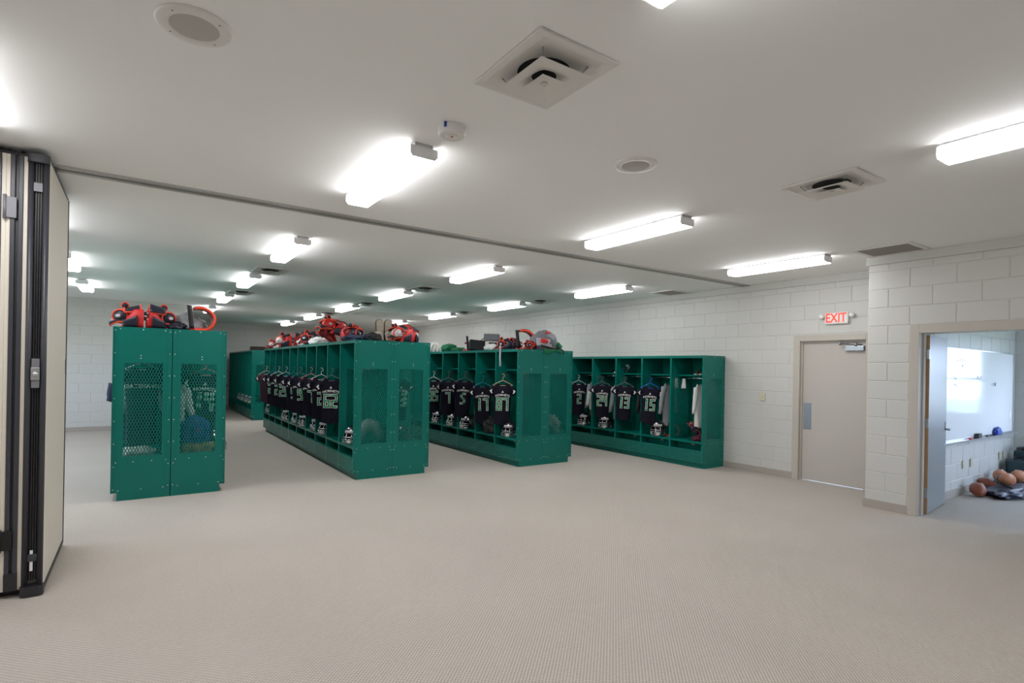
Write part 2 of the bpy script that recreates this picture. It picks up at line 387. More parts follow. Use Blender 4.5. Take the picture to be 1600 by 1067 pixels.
strip('trim_2', [(XP - .025, YR, XP, YP + .025), (XP, YP, XW - .025, YP + .025)], 'painted board capping the doorway wall under the ceiling', 'trim', 'wall', 2.945, CZ)
strip('trim_3', [(XL, YB - .025, XC + .025, YB), (XC, YB, XC + .025, YF), (XC + .025, YF - .025, XW - .025, YF)], 'painted board at the top of the back walls', 'trim', 'wall', 2.945, CZ)

# ceiling track of the folding partition
tr = thing('trim_4', 'grey metal partition track running across the ceiling', 'track', (0, 5.28, CZ), kind='structure')
for y0, y1 in ((-.075, -.018), (.018, .075)): MB().box(-.56, y0, -.016, XW - .026, y1, 0, b=.004).build('flange', 'track', tr)
MB().box(-.56, -.018, -.004, XW - .026, .018, 0).build('slot', 'slot', tr)

# ------------------------------------------------------------------ doors
d1 = thing('door_1', 'closed taupe exit door in the right wall', 'door', (XW, 0, 0), kind='structure')
fr = MB(); fr.box(-.02, 4.375, 0, .21, 4.47, 2.19, b=.004).box(-.02, 3.37, 0, .21, 3.465, 2.19, b=.004).box(-.02, 3.465, 2.1, .21, 4.375, 2.19, b=.004)
fo = fr.build('door_frame', 'frame', d1)
MB().box(.03, 4.355, 0, .055, 4.375, 2.1).box(.03, 3.465, 0, .055, 3.485, 2.1).box(.03, 3.485, 2.08, .055, 4.355, 2.1).build('door_stop', 'frame', fo)
lf = MB().box(.056, 3.468, .016, .1, 4.372, 2.095, b=.003).build('door_leaf', 'door', d1)
MB().box(.052, 4.225, .77, .056, 4.34, 1.17).build('push_plate', 'steel', lf)
cl = MB().box(-.0, 3.5, 1.945, .056, 3.745, 2.015, b=.006).build('door_closer', 'steel', d1)
MB().tube([(.02, 3.53, 2.03), (.0, 3.6, 2.045), (-.02, 3.8, 2.05)], .011, 8).tube([(.0, 3.6, 2.01), (.0, 3.6, 2.06)], .016, 8).tube([(-.02, 3.8, 2.03), (-.02, 3.8, 2.085)], .014, 8).build('closer_arm', 'steel', cl)
fd = thing('trim_5', 'taupe metal frame of the office doorway', 'door frame', (XP, 0, 0), kind='structure')
MB().box(-.022, 2.53, 0, .22, 2.62, 2.205, b=.004).build('jamb', 'frame', fd)
MB().box(-.022, 1.49, 0, .22, 1.58, 2.205, b=.004).build('jamb', 'frame', fd)
MB().box(-.022, 1.58, 2.1, .22, 2.53, 2.205, b=.004).build('head', 'frame', fd)
MB().box(.08, 2.512, 0, .14, 2.53, 2.1).box(.08, 1.58, 0, .14, 1.598, 2.1).build('stop', 'frame', fd)
d2 = thing('door_2', 'pale office door standing open against the whiteboard wall', 'door', (XP + .16, 2.535, 0), rz=.12, kind='structure')
lf = MB().box(.004, -.05, .012, .9, -.005, 2.085, b=.002).build('door_leaf', 'odoor', d2)
MB().box(0, -.049, .012, .004, -.006, 2.085).build('edge', 'wood', lf)
for z in (1.86, 1.06, .25): MB().box(-.012, -.05, z - .055, .006, -.008, z + .055).tube([(-.006, .002, z - .055), (-.006, .002, z + .055)], .009, 8).build('hinge', 'steel', d2)
MB().box(.835, -.056, .93, .865, -.05, 1.04).tube([(.85, -.05, .945), (.85, -.11, .945)], .011, 8).tube([(.85, -.105, .945), (.74, -.105, .945)], .01, 8).build('lever_handle', 'steel', d2)
d3 = thing('door_3', 'dark brown door on the far wall behind the lockers', 'door', (3.38, YF, 0), kind='structure')
MB().box(0, -.05, 0, .07, -.002, 2.25).box(.95, -.05, 0, 1.02, -.002, 2.25).box(.07, -.05, 2.17, .95, -.002, 2.25).build('door_frame', 'brown', d3)
MB().box(.075, -.04, .01, .945, -.004, 2.165, b=.004).build('door_leaf', 'brown', d3)
win = thing('window_1', 'daylit office window beside the whiteboard', 'window', (XO, 0, 0), kind='structure')
MB().box(.04, WY0, WZ0, .12, WY0 + .05, WZ1).box(.04, WY1 - .05, WZ0, .12, WY1, WZ1).box(.04, WY0, WZ0, .12, WY1, WZ0 + .05).box(.04, WY0, WZ1 - .05, .12, WY1, WZ1).box(.05, WY0, 1.55, .11, WY1, 1.6).build('window_frame', 'alu', win)
win2 = thing('window_2', 'second office window out of view to the right', 'window', (XO, 0, 0), kind='structure')
MB().box(.04, -2.6, WZ0, .12, -2.55, WZ1).box(.04, -.35, WZ0, .12, -.3, WZ1).box(.04, -2.6, WZ0, .12, -.3, WZ0 + .05).box(.04, -2.6, WZ1 - .05, .12, -.3, WZ1).box(.05, -2.6, 1.55, .11, -.3, 1.6).build('window_frame', 'alu', win2)
win3 = thing('window_6', 'wide office window in the rear wall, out of view', 'window', (0, YR - .2, 0), kind='structure')
MB().box(8.0, .06, .9, 8.05, .14, 2.4).box(11.25, .06, .9, 11.3, .14, 2.4).box(8.05, .06, .9, 11.25, .14, .95).box(8.05, .06, 2.35, 11.25, .14, 2.4).box(9.1, .07, .95, 9.15, .13, 2.35).box(10.2, .07, .95, 10.25, .13, 2.35).build('window_frame', 'alu', win3)
tag(MB().box(XW + .2, 3.08, -.14, 60, 60, -.1).box(XO + .2, -40, -.14, 60, 3.07, -.1).box(-60, -40, -.14, XL - .2, 60, -.1).box(XL - .2, -40, -.14, XO + .2, YR - .2, -.1).build('lawn', 'lawn'), 'green lawn outside the office window', 'lawn', kind='structure')
tag(MB().box(XW + .2, 3.09, -.1, XW + 2.2, 6, -.005).build('paving', 'paving'), 'pale paving outside the exit door', 'paving', kind='structure')

# ------------------------------------------------------------------ ceiling fixtures
def make_fixture():
    t = thing('ceiling_light', '', 'ceiling light')
    L, Wd, Hh = 1.3, .2, .075
    MB().box(-.06, 0, -.02, .06, L, 0).box(-Wd / 2 + .003, .013, -.024, Wd / 2 - .003, L - .013, -.0205).build('housing', 'fixend', t)
    z0, z1 = -.022, -.022 - Hh; p = [(-Wd / 2, z0), (-Wd / 2, z1 + .02), (-Wd / 2 + .02, z1), (Wd / 2 - .02, z1), (Wd / 2, z1 + .02), (Wd / 2, z0)]
    vs = [(x, .012, z) for x, z in p] + [(x, L - .012, z) for x, z in p]
    lo_ = MB().add(vs, [(i, i + 1, 7 + i, 6 + i) for i in range(5)]).build('lens', 'lens', t)
    lo_.data.materials.append(M['lens_side'])
    for p_ in lo_.data.polygons:
        if abs(p_.normal.z) < .5: p_.material_index = 1
    for y0 in (0, L - .012):
        q = [(-Wd / 2 + .004, z0), (-Wd / 2 + .004, z1 + .022), (-Wd / 2 + .022, z1 + .004), (Wd / 2 - .022, z1 + .004), (Wd / 2 - .004, z1 + .022), (Wd / 2 - .004, z0), (.06, z0), (.06, -.001), (-.06, -.001), (-.06, z0)]
        MB().prism([(x, z) for x, z in q], -y0 - .012, -y0, mtx=Matrix.Rotation(PI / 2, 4, 'X')).build('end_cap', 'fixend', t)
    return t
FX = make_fixture()
cols = [(-3.5, 'by the left wall', [.1, 3.25, 6.45, 9.5, 12.4]),
        (-.85, 'behind the folded partition column', [3.25, 6.35, 9.25, 12.2]),
        (1.5, 'column over the first aisle', [.08, 3.24, 6.4, 9.42, 12.4, 15.5]),
        (4.15, 'column over the middle lockers', [0.02, 3.25, 6.43, 9.55, 12.55, 15.7, 18.9]),
        (6.82, 'column over the right aisle', [3.28, 6.5, 9.6, 12.75, 15.9])]
first = True
for x, txt, ys in cols:
    for i, y in enumerate(ys):
        lab = 'wraparound fluorescent ceiling light, ' + ORD[i] + ' of the ' + txt.replace('column', 'line') if 'column' in txt else 'wraparound ceiling light ' + txt + ', ' + ORD[i] + ' from the viewer'
        if first: FX.location = (x, y, CZ); FX['label'] = lab; FX['group'] = 'wraparound ceiling lights'; first = False
        else: dup(FX, (x, y, CZ), 0, lab, 'wraparound ceiling lights')

def frustum(mb, a, za, b, zb, ya=None, yb=None):
    ya = ya or a; yb = yb or b
    v = [(-a, -ya, za), (a, -ya, za), (a, ya, za), (-a, ya, za), (-b, -yb, zb), (b, -yb, zb), (b, yb, zb), (-b, yb, zb)]
    mb.add(v, [(0, 1, 5, 4), (1, 2, 6, 5), (2, 3, 7, 6), (3, 0, 4, 7)])
def make_vent():
    t = thing('air_diffuser', '', 'air vent')
    mb = MB(); frustum(mb, .23, -.0015, .23, -.012, .275, .275); frustum(mb, .23, -.012, .2, -.014, .275, .245); frustum(mb, .2, -.014, .175, -.0012, .245, .215)
    mb.build('frame', 'vent', t)
    MB().box(-.176, -.216, -.0012, .176, .216, -.0004).build('throat', 'vent', t)
    MB().lathe([(.0, -.0016), (.12, -.0016), (.125, -.004), (.13, -.0016)], n=32).build('duct_opening', 'duct', t)
    def cone(z, a, b, h, k):
        m2 = MB(); frustum(m2, a, z, a * .8, z + .004, b, b * .8); frustum(m2, a * .8, z + .004, k, z + h, b * .8, k)
        return m2
    c1 = MB()
    a, b, z = .148, .176, -.052
    v = []
    n = 32
    sq = []
    for i in range(n):
        t2 = 2 * PI * i / n + PI / 4; c, s = math.cos(t2), math.sin(t2); m_ = max(abs(c), abs(s)); sq.append((c / m_, s / m_))
    ring = lambda f, zz, rnd: [((1 - rnd) * q[0] * a * f + rnd * math.cos(2 * PI * i / n + PI / 4) * .06, (1 - rnd) * q[1] * b * f + rnd * math.sin(2 * PI * i / n + PI / 4) * .06, zz) for i, q in enumerate(sq)]
    rs = ring(1, z, 0) + ring(.72, z + .004, 0) + ring(.6, z + .016, .6) + ring(.5, z + .03, 1)
    c1.add(rs, [(k * n + i, k * n + (i + 1) % n, (k + 1) * n + (i + 1) % n, (k + 1) * n + i) for k in range(3) for i in range(n)], True); c1.build('outer_cone', 'vent', t)
    MB().lathe([(0, -.0215), (.055, -.0215)], n=24).build('inner_opening', 'duct', t)
    c2 = MB(); a2, b2 = .068, .08
    c2.add([(-a2, -b2, z - .012), (a2, -b2, z - .012), (a2, b2, z - .012), (-a2, b2, z - .012), (-.03, -.035, z - .001), (.03, -.035, z - .001), (.03, .035, z - .001), (-.03, .035, z - .001)], [(0, 1, 5, 4), (1, 2, 6, 5), (2, 3, 7, 6), (3, 0, 4, 7), (4, 5, 6, 7)]); c2.lathe([(.016, z - .004), (.014, z - .009), (0, z - .009)], n=12); c2.build('inner_cone', 'vent', t)
    for sx_ in (-1, 1):
        for sy_ in (-1, 1): MB().tube([(.11 * sx_, .13 * sy_, z + .004), (.135 * sx_, .165 * sy_, -.002)], .003, 6).build('spring_wire', 'steel', t)
    return t
V = make_vent(); vf = True
for x, y, lab in [(1.6, 2.11, 'large square ceiling diffuser nearest the viewer'), (4.31, 2.06, 'square ceiling diffuser near the doorway wall'), (1.64, 9.0, 'diffuser past the nearest light over the first aisle'), (4.31, 9.15, 'diffuser over the middle row, nearer one'), (6.98, 9.2, 'diffuser over the right aisle, nearer one'),
                  (1.68, 12.1, 'diffuser over the first aisle, farther one'), (4.31, 12.25, 'diffuser over the middle row, second from the track'), (6.95, 12.4, 'diffuser over the right aisle, farther one'), (4.31, 15.3, 'farthest diffuser over the middle row')]:
    if vf: V.location = (x, y, CZ); V['label'] = lab; V['group'] = 'square ceiling diffusers'; vf = False
    else: dup(V, (x, y, CZ), 0, lab, 'square ceiling diffusers')
def grille(x0, y0, x1, y1, label):
    t = thing('return_grille', label, 'air vent', (0, 0, CZ), group='return air grilles')
    mb = MB(); f = .05
    mb.box(x0, y0, -.012, x1, y0 + f, 0, b=.003).box(x0, y1 - f, -.012, x1, y1, 0, b=.003).box(x0, y0 + f, -.012, x0 + f, y1 - f, 0, b=.003).box(x1 - f, y0 + f, -.012, x1, y1 - f, 0, b=.003); mb.build('frame', 'vent', t)
    MB().box(x0 + f, y0 + f, -.003, x1 - f, y1 - f, -.001).build('backing', 'spk', t)
    mb = MB(); n = 40
    for i in range(n):
        yy = y0 + f + (y1 - y0 - 2 * f) * (i + .5) / n; mb.add([(x0 + f, yy - .002, -.003), (x1 - f, yy - .002, -.003), (x1 - f, yy + .006, -.01), (x0 + f, yy + .006, -.01)], [(0, 1, 2, 3)])
    o = mb.build('fins', 'grille', t); o['kind'] = 'stuff'
grille(6.79, 2.42, 7.36, 3.03, 'flat return air grille on the ceiling above the doorway pillar')
grille(7.72, 6.35, 8.26, 6.85, 'small return air grille on the ceiling by the right wall')
hb = thing('ceiling_hatch', 'flat framed access hatch in the ceiling over the lockers', 'hatch', (0, 0, CZ))
MB().box(4.8, 13.75, -.012, 5.8, 13.8, 0).box(4.8, 14.95, -.012, 5.8, 15, 0).box(4.8, 13.8, -.012, 4.85, 14.95, 0).box(5.75, 13.8, -.012, 5.8, 14.95, 0).build('frame', 'vent', hb)
MB().box(4.85, 13.8, -.004, 5.75, 14.95, -.001).build('hatch_panel', 'ceiling', hb)
def speaker(x, y, lab):
    t = thing('ceiling_speaker', lab, 'speaker', (x, y, CZ), group='round ceiling speakers')
    MB().lathe([(.145, 0), (.147, -.006), (.14, -.012), (.098, -.013), (.094, -.01)], n=40).build('rim', 'vent', t)
    MB().lathe([(0, -.016), (.05, -.0145), (.095, -.011)], n=32).build('screen', 'spk', t)
    mb = MB()
    for k in range(4):
        a = PI / 4 + k * PI / 2; mb.lathe([(0, -.0135), (.004, -.0132)], (.12 * math.cos(a), .12 * math.sin(a), 0), n=8)
    mb.build('screw', 'slot', t)
speaker(.175, 2.70, 'round white ceiling speaker nearest the upper left corner'); speaker(2.84, 2.67, 'round white ceiling speaker near the middle of the ceiling')
t = thing('smoke_detector', 'round white smoke detector with a blue tag on the ceiling', 'smoke detector', (1.53, 2.92, CZ))
MB().lathe([(.083, 0), (.085, -.02), (.082, -.045), (.074, -.052)], n=36).build('base_ring', 'white', t)
MB().lathe([(.075, -.051), (.06, -.054), (.042, -.054), (.04, -.05), (.038, -.054), (0, -.056)], n=36).build('face', 'vent', t)
MB().lathe([(0, -.0585), (.008, -.0575), (.008, -.055)], n=12).build('indicator_light', 'led', t)
MB().box(-.078, -.055, -.03, -.06, -.045, 0.0).build('tag', 'bluefoil', t)

# ------------------------------------------------------------------ exit sign, switch
t = thing('exit_sign', 'white exit sign with red letters and two lamp heads above the door', 'exit sign', (XW - .012, 3.843, 2.415))
MB().box(-.045, -.16, -.082, 0, .16, .082, b=.02).build('sign_body', 'white', t)
o = put('lettering', text_mesh('EXIT', .175).copy(), t, (-.046, .005, 0), (0, 0, A)); withmat(o.data, 'red'); o.scale = (.8, 1, 1.05)
for s in (-1, 1):
    o = MB().lathe([(.0, -.05), (.03, -.046), (.036, -.02), (.024, .012), (0, .016)], (-.02, s * .205, .035), n=20, axis='x').build('lamp_head', 'fixend', t)
    MB().tube([(-.01, s * .15, .03), (-.01, s * .19, .035)], .012, 8).build('arm', 'fixend', o)
t = thing('light_switch', 'ivory light switch plate on the wall beside the exit door', 'light switch', (XW - .011, 4.967, 1.226))
MB().box(-.008, -.045, -.06, 0, .045, .06, b=.003).build('plate', 'ivory', t); MB().box(-.016, -.006, -.012, -.008, .006, .014, b=.002).build('toggle', 'ivory', t)

# ------------------------------------------------------------------ folding partition stack
def seal(mb, x, z0, z1, y, r): mb.tube([(x, y, z0), (x, y, z1)], r, 12)
def part_panel(i, x1, th, label):
    y0, y1, z0, z1 = 4.93, 6.12, .05, 2.99
    t = thing('partition_panel', label, 'partition panel', (x1, 0, 0), group='folded partition panels')
    MB().box(-th + .018, y0 + .04, z0, -.018, y1, z1, b=.004).build('core', 'panel', t)
    sk = MB().box(-.018, y0 + .045, z0, 0, y1, z1, b=.003).box(-th, y0 + .045, z0, -th + .018, y1, z1, b=.003).build('face', 'panel', t)
    MB().box(-.02, y0, z0, .002, y0 + .045, z1, b=.003).build('edge_trim', 'trimw', t)
    MB().box(-th - .002, y0, z0, -th + .02, y0 + .045, z1, b=.003).build('edge_trim', 'trimw', t)
    if i == 0:
        mb = MB()
        for x in (-th + .015, -.015): seal(mb, x, .05, 2.97, y0 - .006, .017)
        mb.build('rubber_seal', 'rubber2', t)
        mb = MB().box(-th + .02, y0 + .01, .1, -.02, y0 + .03, 2.96)
        mb.build('recess', 'black', t)
        mb = MB()
        for x in (-th * .62, -th * .5, -th * .38): mb.box(x - .003, y0 - .002, .1, x + .003, y0 + .012, 2.96)
        mb.build('rib', 'rubber', t)
        cap = [(-th - .004 + .022 * (1 - math.cos(a)) if 0 else 0, 0) for a in (0,)]
        def rr(xa, xb, ya, yb, r):
            p = []
            for cx, cy, s in ((xb - r, ya + r, -PI / 2), (xb - r, yb - r, 0), (xa + r, yb - r, PI / 2), (xa + r, ya + r, PI)):
                for k in range(5): a = s + k * PI / 8; p.append((cx + r * math.cos(a), cy + r * math.sin(a)))
            return p
        MB().prism(rr(-th - .004, .004, y0 - .045, y0 + .03, .03), 2.955, 3.01).build('top_cap', 'rubber2', t)
        MB().prism(rr(-th - .008, .008, y0 - .05, y0 + .04, .03), .004, .07).build('bottom_cap', 'rubber', t)
        MB().box(-th * .73, y0 - .02, 2.76, -th * .3, y0 - .01, 2.82, b=.002).build('bracket', 'bracket', t)
        lp = MB().box(-th * .68, y0 - .03, 1.42, -th * .3, y0 - .012, 1.62, b=.002).build('latch_plate', 'bracket', t)
        MB().box(-th * .7, y0 - .038, 1.475, -th * .28, y0 - .03, 1.56, b=.003).lathe([(0, -.012), (.014, -.01), (.016, 0)], (-th * .49, y0 - .037, 1.515), n=16, axis='y').build('latch_keeper', 'alu', lp)
        MB().box(-th * .72, y0 - .02, .235, -th * .28, y0 - .012, .285, b=.002).build('bracket', 'rubber2', t)
        MB().box(-th * .62, y0 - .016, .17, -th * .47, y0 - .011, .31).build('slide_bolt', 'white', t)
        MB().box(.001, y1 - .035, 1.5, .004, y1 - .01, 1.62).build('finger_pull', 'black', t)
    else:
        mb = MB()
        mb.box(-th + .02, y0 + .012, z0, -.02, y0 + .035, z1)
        mb.build('recess', 'rubber', t)
        mb = MB(); mb.box(-th + .02, y0 - .006, z0, -th + .045, y0 + .014, z1, b=.004).box(-.045, y0 - .006, z0, -.02, y0 + .014, z1, b=.004)
        mb.build('rubber_seal', 'rubber2', t)
        MB().box(-th + .018, y0 - .012, .05, -.018, y0 + .03, .17, b=.004).build('bottom_block', 'rubber', t)
        MB().tube([(-.05, y0 + .02, 2.99), (-.03, y0 + .06, 3.03)], .012, 8).tube([(-.08, y0 + .02, 2.99), (-.1, y0 + .05, 3.02)], .01, 8).build('sweep_arm', 'black', t)
    MB().box(-th - .002, y0 + .02, 2.99, .002, y1, 3.015, b=.004).build('top_sweep', 'rubber', t)
    MB().box(-th - .002, y0 + .05, .012, .004, y1, .05, b=.004).build('bottom_sweep', 'black', t)
    MB().box(-th - .006, y1, .02, .006, y1 + .012, 3.0, b=.003).build('rear_seal', 'rubber', t)
    if i in (1, 2):
        h = MB().box(-th - .015, y0 - .02, 2.56, -th + .055, y0 - .006, 2.7, b=.003).tube([(-th - .005, y0 - .018, 2.55), (-th - .005, y0 - .018, 2.71)], .01, 8).build('hinge', 'bracket', t)
        MB().box(-th - .015, y0 - .02, .33, -th + .06, y0 - .006, .46, b=.003).tube([(-th - .005, y0 - .018, .32), (-th - .005, y0 - .018, .47)], .012, 8).build('hinge', 'black', t)
x = -.528
for i, lab in enumerate(['outermost folded partition panel with black rubber end seals and a latch', 'second folded partition panel with beige edges and grey seals', 'third folded partition panel at the left picture edge', 'fourth folded partition panel in the stack', 'last folded partition panel of the stack']):
    th = .110 if i == 0 else .106
    part_panel(i, x, th, lab); x -= th + .004

# ------------------------------------------------------------------ lockers
from mathutils import noise as NZ
T0, D, W = 1.95, .578, .667
WY = (.11, .487); WZ = (.495, 1.545)
def ring_panel(th):
    mb = MB(); h = th / 2
    mb.box(-h, 0, .0, h, D, .09) if 0 else None
    mb.box(-h, 0, .09, h, WY[0], T0).box(-h, WY[1], .09, h, D, T0).box(-h, WY[0], .09, h, WY[1], WZ[0]).box(-h, WY[0], WZ[1], h, WY[1], T0)
    for sd in (-1, 1):
        for ya, yb in ((.012, .044), (D - .044, D)): mb.box(h * sd, ya, .1, (h + .003) * sd, yb, T0 - .008)      # riveted edge strips
    mb.box(-.017, -.001, .09, .017, .012, T0)                  # front flange
    return mb
def clip_line(p, d, y0, y1, z0, z1):
    t0, t1 = -9, 9
    for o, dd, lo, hi in ((p[0], d[0], y0, y1), (p[1], d[1], z0, z1)):
        a, b = (lo - o) / dd, (hi - o) / dd
        if a > b: a, b = b, a
        t0, t1 = max(t0, a), min(t1, b)
    return (t0, t1) if t1 - t0 > .004 else None
def screen_mesh():
    mb = MB(); pw, ph = .030, .066
    y0, y1, z0, z1 = WY[0] - .004, WY[1] + .004, WZ[0] - .004, WZ[1] + .004
    L = math.hypot(pw, ph)
    for s in (1, -1):
        d = (pw / L, s * ph / L); nrm = (-d[1], d[0]); x = .0015 * s
        n = int((y1 - y0) / pw + (z1 - z0) / ph) + 3
        for i in range(-n, n):
            p = (y0 + i * pw, z0 if s > 0 else z1)
            c = clip_line(p, d, y0, y1, z0, z1)
            if not c: continue
            a = (p[0] + d[0] * c[0], p[1] + d[1] * c[0]); b = (p[0] + d[0] * c[1], p[1] + d[1] * c[1]); w_ = .0042; h = .0018
            q = [(a, -1), (b, -1), (b, 1), (a, 1)]
            vs = [(x - h, e[0] + nrm[0] * w_ * k, e[1] + nrm[1] * w_ * k) for e, k in q] + [(x + h, e[0] + nrm[0] * w_ * k, e[1] + nrm[1] * w_ * k) for e, k in q]
            mb.add(vs, [(0, 1, 2, 3), (7, 6, 5, 4), (0, 4, 5, 1), (2, 6, 7, 3)])
    return mb
def rivet_mesh(side):
    mb = MB(); pts = []
    for y in (.022, D - .022):
        for i in range(8): pts.append((y, .13 + i * (T0 - .17) / 7))
    for z in (.115, T0 - .025):
        for y in (.07, D / 2, D - .07): pts.append((y, z))
    for y in (.045, .21, .39, D - .045): pts.append((y, .43))
    for z in (1.6, 1.63): pts.append((D / 2 - .02, z))
    for y, z in pts: mb.lathe([(.0065, 0), (.005, .003 * side), (0, .004 * side)], (.0085 * side, y, z), n=8, axis='x')
    return mb
ME = {}
ME['side'] = withmat(ring_panel(.012).mesh('side_panel'), 'green')
ME['screen'] = withmat(screen_mesh().mesh('mesh_screen'), 'green')
ME['riv+'] = withmat(rivet_mesh(1).mesh('rivets'), 'rivet'); ME['riv-'] = withmat(rivet_mesh(-1).mesh('rivets'), 'rivet')
g = .0
WI = W - .034
ME['top'] = withmat(MB().box(g, 0, T0 - .014, WI, D - .008, T0 - .001).box(g, -.001, T0 - .045, WI, .012, T0 - .014).mesh('top_panel'), 'green')
ME['back'] = withmat(MB().box(g, D - .008, .09, WI, D - .001, T0 - .001).mesh('back_panel'), 'green')
ME['shelf'] = withmat(MB().box(g, .2, 1.6, WI, D - .009, 1.612).box(g, .2, 1.585, WI, .208, 1.6).mesh('shelf'), 'green')
ME['rod'] = withmat(MB().tube([(g, .24, 1.55), (WI, .24, 1.55)], .014, 10).mesh('hanging_rod'), 'chrome')
ME['seat'] = withmat(MB().box(g, -.001, .44, WI, D - .009, .455).box(g, -.001, .425, WI, .01, .44).mesh('seat'), 'green')
ME['inner'] = withmat(MB().box(g, .2, .305, WI, .21, .44).mesh('inner_panel'), 'green')
ME['label'] = withmat(MB().box(WI / 2 - .02, .196, .36, WI / 2 + .03, .2, .385).mesh('name_tag'), 'label')
ME['front'] = withmat(MB().box(g, -.001, .09, WI, .011, .305).box(g, .011, .293, WI, .2, .305).mesh('front_panel'), 'slots')
ME['kick'] = withmat(MB().box(0, .058, 0, W, D - .001, .09).mesh('toe_kick'), 'green')
ME['kick+'] = withmat(MB().box(0, .058, 0, W + .022, D - .001, .09).mesh('toe_kick'), 'green'); ME['kick-'] = withmat(MB().box(-.022, .058, 0, W, D - .001, .09).mesh('toe_kick'), 'green')
def locker(origin, rz, label, group, sc, side_at, ends=()):
    t = thing('locker', label, 'locker', origin, rz, group, sc=(1, 1, sc))
    for k, nm in (('top', 'top_panel'), ('back', 'back_panel'), ('shelf', 'shelf'), ('rod', 'hanging_rod'), ('seat', 'seat'), ('inner', 'inner_panel'), ('label', 'name_tag'), ('front', 'front_panel'), ('kick', 'toe_kick')):
        if k == 'kick': put(nm, ME[k if not ends else ('kick+' if ends[0][1] > 0 else 'kick-')], t)
        else: put(nm, ME[k], t, (.034 if side_at < .1 else 0, 0, 0))
    for xx, out in [(side_at, 0)] + list(ends):
        s = put('side_panel', ME['side'], t, (xx, 0, 0)); put('mesh_screen', ME['screen'], s)
        if out: r = put('rivets', ME['riv+' if out > 0 else 'riv-'], s); r['kind'] = 'stuff'
    return t
NL = {'leftmost double row': (-.25, .913, 7.76, 10, 2.013, 'LR'), 'middle double row': (2.50, 3.658, 7.595, 10, 1.977, 'LR'), 'right double row': (5.104, 6.26, 7.315, 10, 1.933, 'LR'),
      'single row along the right wall': (7.70, 8.278, 5.675, 9, 1.885, 'L'), 'far double row': (2.64, 3.80, 16.95, 7, 2.0, 'LR')}
for rn, (xl, xr, y0, n, T, sides) in NL.items():
    for k in range(n):
        for sd in sides:
            lab = 'open green locker, %s from the viewer, %s face of the %s' % (ORD[k], 'left' if sd == 'L' else 'right', rn)
            if sides == 'L': lab = 'open green locker, %s from the exit door in the %s' % (ORD[k], rn)
            if sd == 'L': locker((xl, y0 + (k + 1) * W, 0), A, lab, 'lockers of the ' + rn, T / T0, .017, [(W + .017, 1)] if k == 0 else [])
            else: locker((xr, y0 + k * W, 0), -A, lab, 'lockers of the ' + rn, T / T0, W - .017, [(-.017, -1)] if k == 0 else [])
for k in range(2):
    locker((1.12 + k * W, YF - .04 - D, 0), 0, 'open green locker against the far wall, %s one' % ('left' if k == 0 else 'right'), 'lockers on the far wall', 1.02, .017, [(W + .017, 1)] if k == 1 else [])

# ------------------------------------------------------------------ jerseys, hangers, helmets
def shirt_mb(wd=.172, ln=.65, sl=.14, seed=0, tail=.05, depth=.05):
    mb = MB(); nu, nv = 18, 16
    def prof(v):           # half width down the body
        if v < .12: return wd * (.62 + .38 * math.sin(v / .12 * PI / 2))
        return wd * (1.0 - .2 * math.sin(min(1, (v - .12) / .75) * PI * .62) - .06 * max(0, v - .8))
    vs = []; n = 2 * nu
    for j in range(nv + 1):
        v = j / nv; hw = prof(v)
        for i in range(n):
            a = 2 * PI * i / n; cx, sy = math.cos(a), math.sin(a)
            x = hw * math.copysign(abs(cx) ** .8, cx); th = depth * (.35 + .65 * min(1, v * 4))
            y = th * math.copysign(abs(sy) ** .45, sy)
            f = NZ.noise(Vector((x * 9 + seed * 3.1, v * 2.5, seed + (5 if sy > 0 else 0))))
            y += f * .022 * (.15 + max(0, v - .35) * 1.6) if sy < 0 else f * .02
            dip = .05 * max(0, 1 - (x / .075) ** 2) * (1 if sy < 0 else .35) if j == 0 else (.028 * max(0, 1 - (x / .07) ** 2) * (1 if sy < 0 else .3) if j == 1 else 0)
            shoulder = -.10 * max(0, abs(x) - .07) * max(0, 1 - v * 3)
            z = -v * ln + shoulder - dip + (-tail * (1 - (x / wd) ** 2) if j == nv else 0) + (tail * .3 * f if j == nv else 0)
            vs.append((x, y, z))
    fs = [(j * n + i, j * n + (i + 1) % n, (j + 1) * n + (i + 1) % n, (j + 1) * n + i) for j in range(nv) for i in range(n)]
    mb.add(vs, fs, True)
    for s in (-1, 1):
        p0 = Vector((s * wd * .78, 0, -.065)); dirv = Vector((s * .62, -.06, -.78)).normalized() if sl < .2 else Vector((s * .22, -.03, -.97)).normalized()
        pts = []; rr = []
        for i in range(6):
            q = i / 5; pts.append(p0 + dirv * sl * q + Vector((NZ.noise(Vector((q * 3, seed, s))) * .012, 0, 0))); rr.append(.062 - (.008 if sl < .2 else .03) * q + .008 * NZ.noise(Vector((q * 5, seed, s * 3))))
        m2 = MB(); m2.tube(pts, rr, 14)
        mb.add([(p[0], p[1] * .72, p[2]) for p in m2.v], m2.f, True)
    return mb
SEG = {'a': (-1, 1, 1, 1), 'b': (1, 0, 1, 1), 'c': (1, -1, 1, 0), 'd': (-1, -1, 1, -1), 'e': (-1, -1, -1, 0), 'f': (-1, 0, -1, 1), 'g': (-1, 0, 1, 0)}
DIG = {'0': 'abcdef', '1': 'bc', '2': 'abged', '3': 'abgcd', '4': 'fgbc', '5': 'afgcd', '6': 'afgecd', '7': 'abc', '8': 'abcdefg', '9': 'abcdfg'}
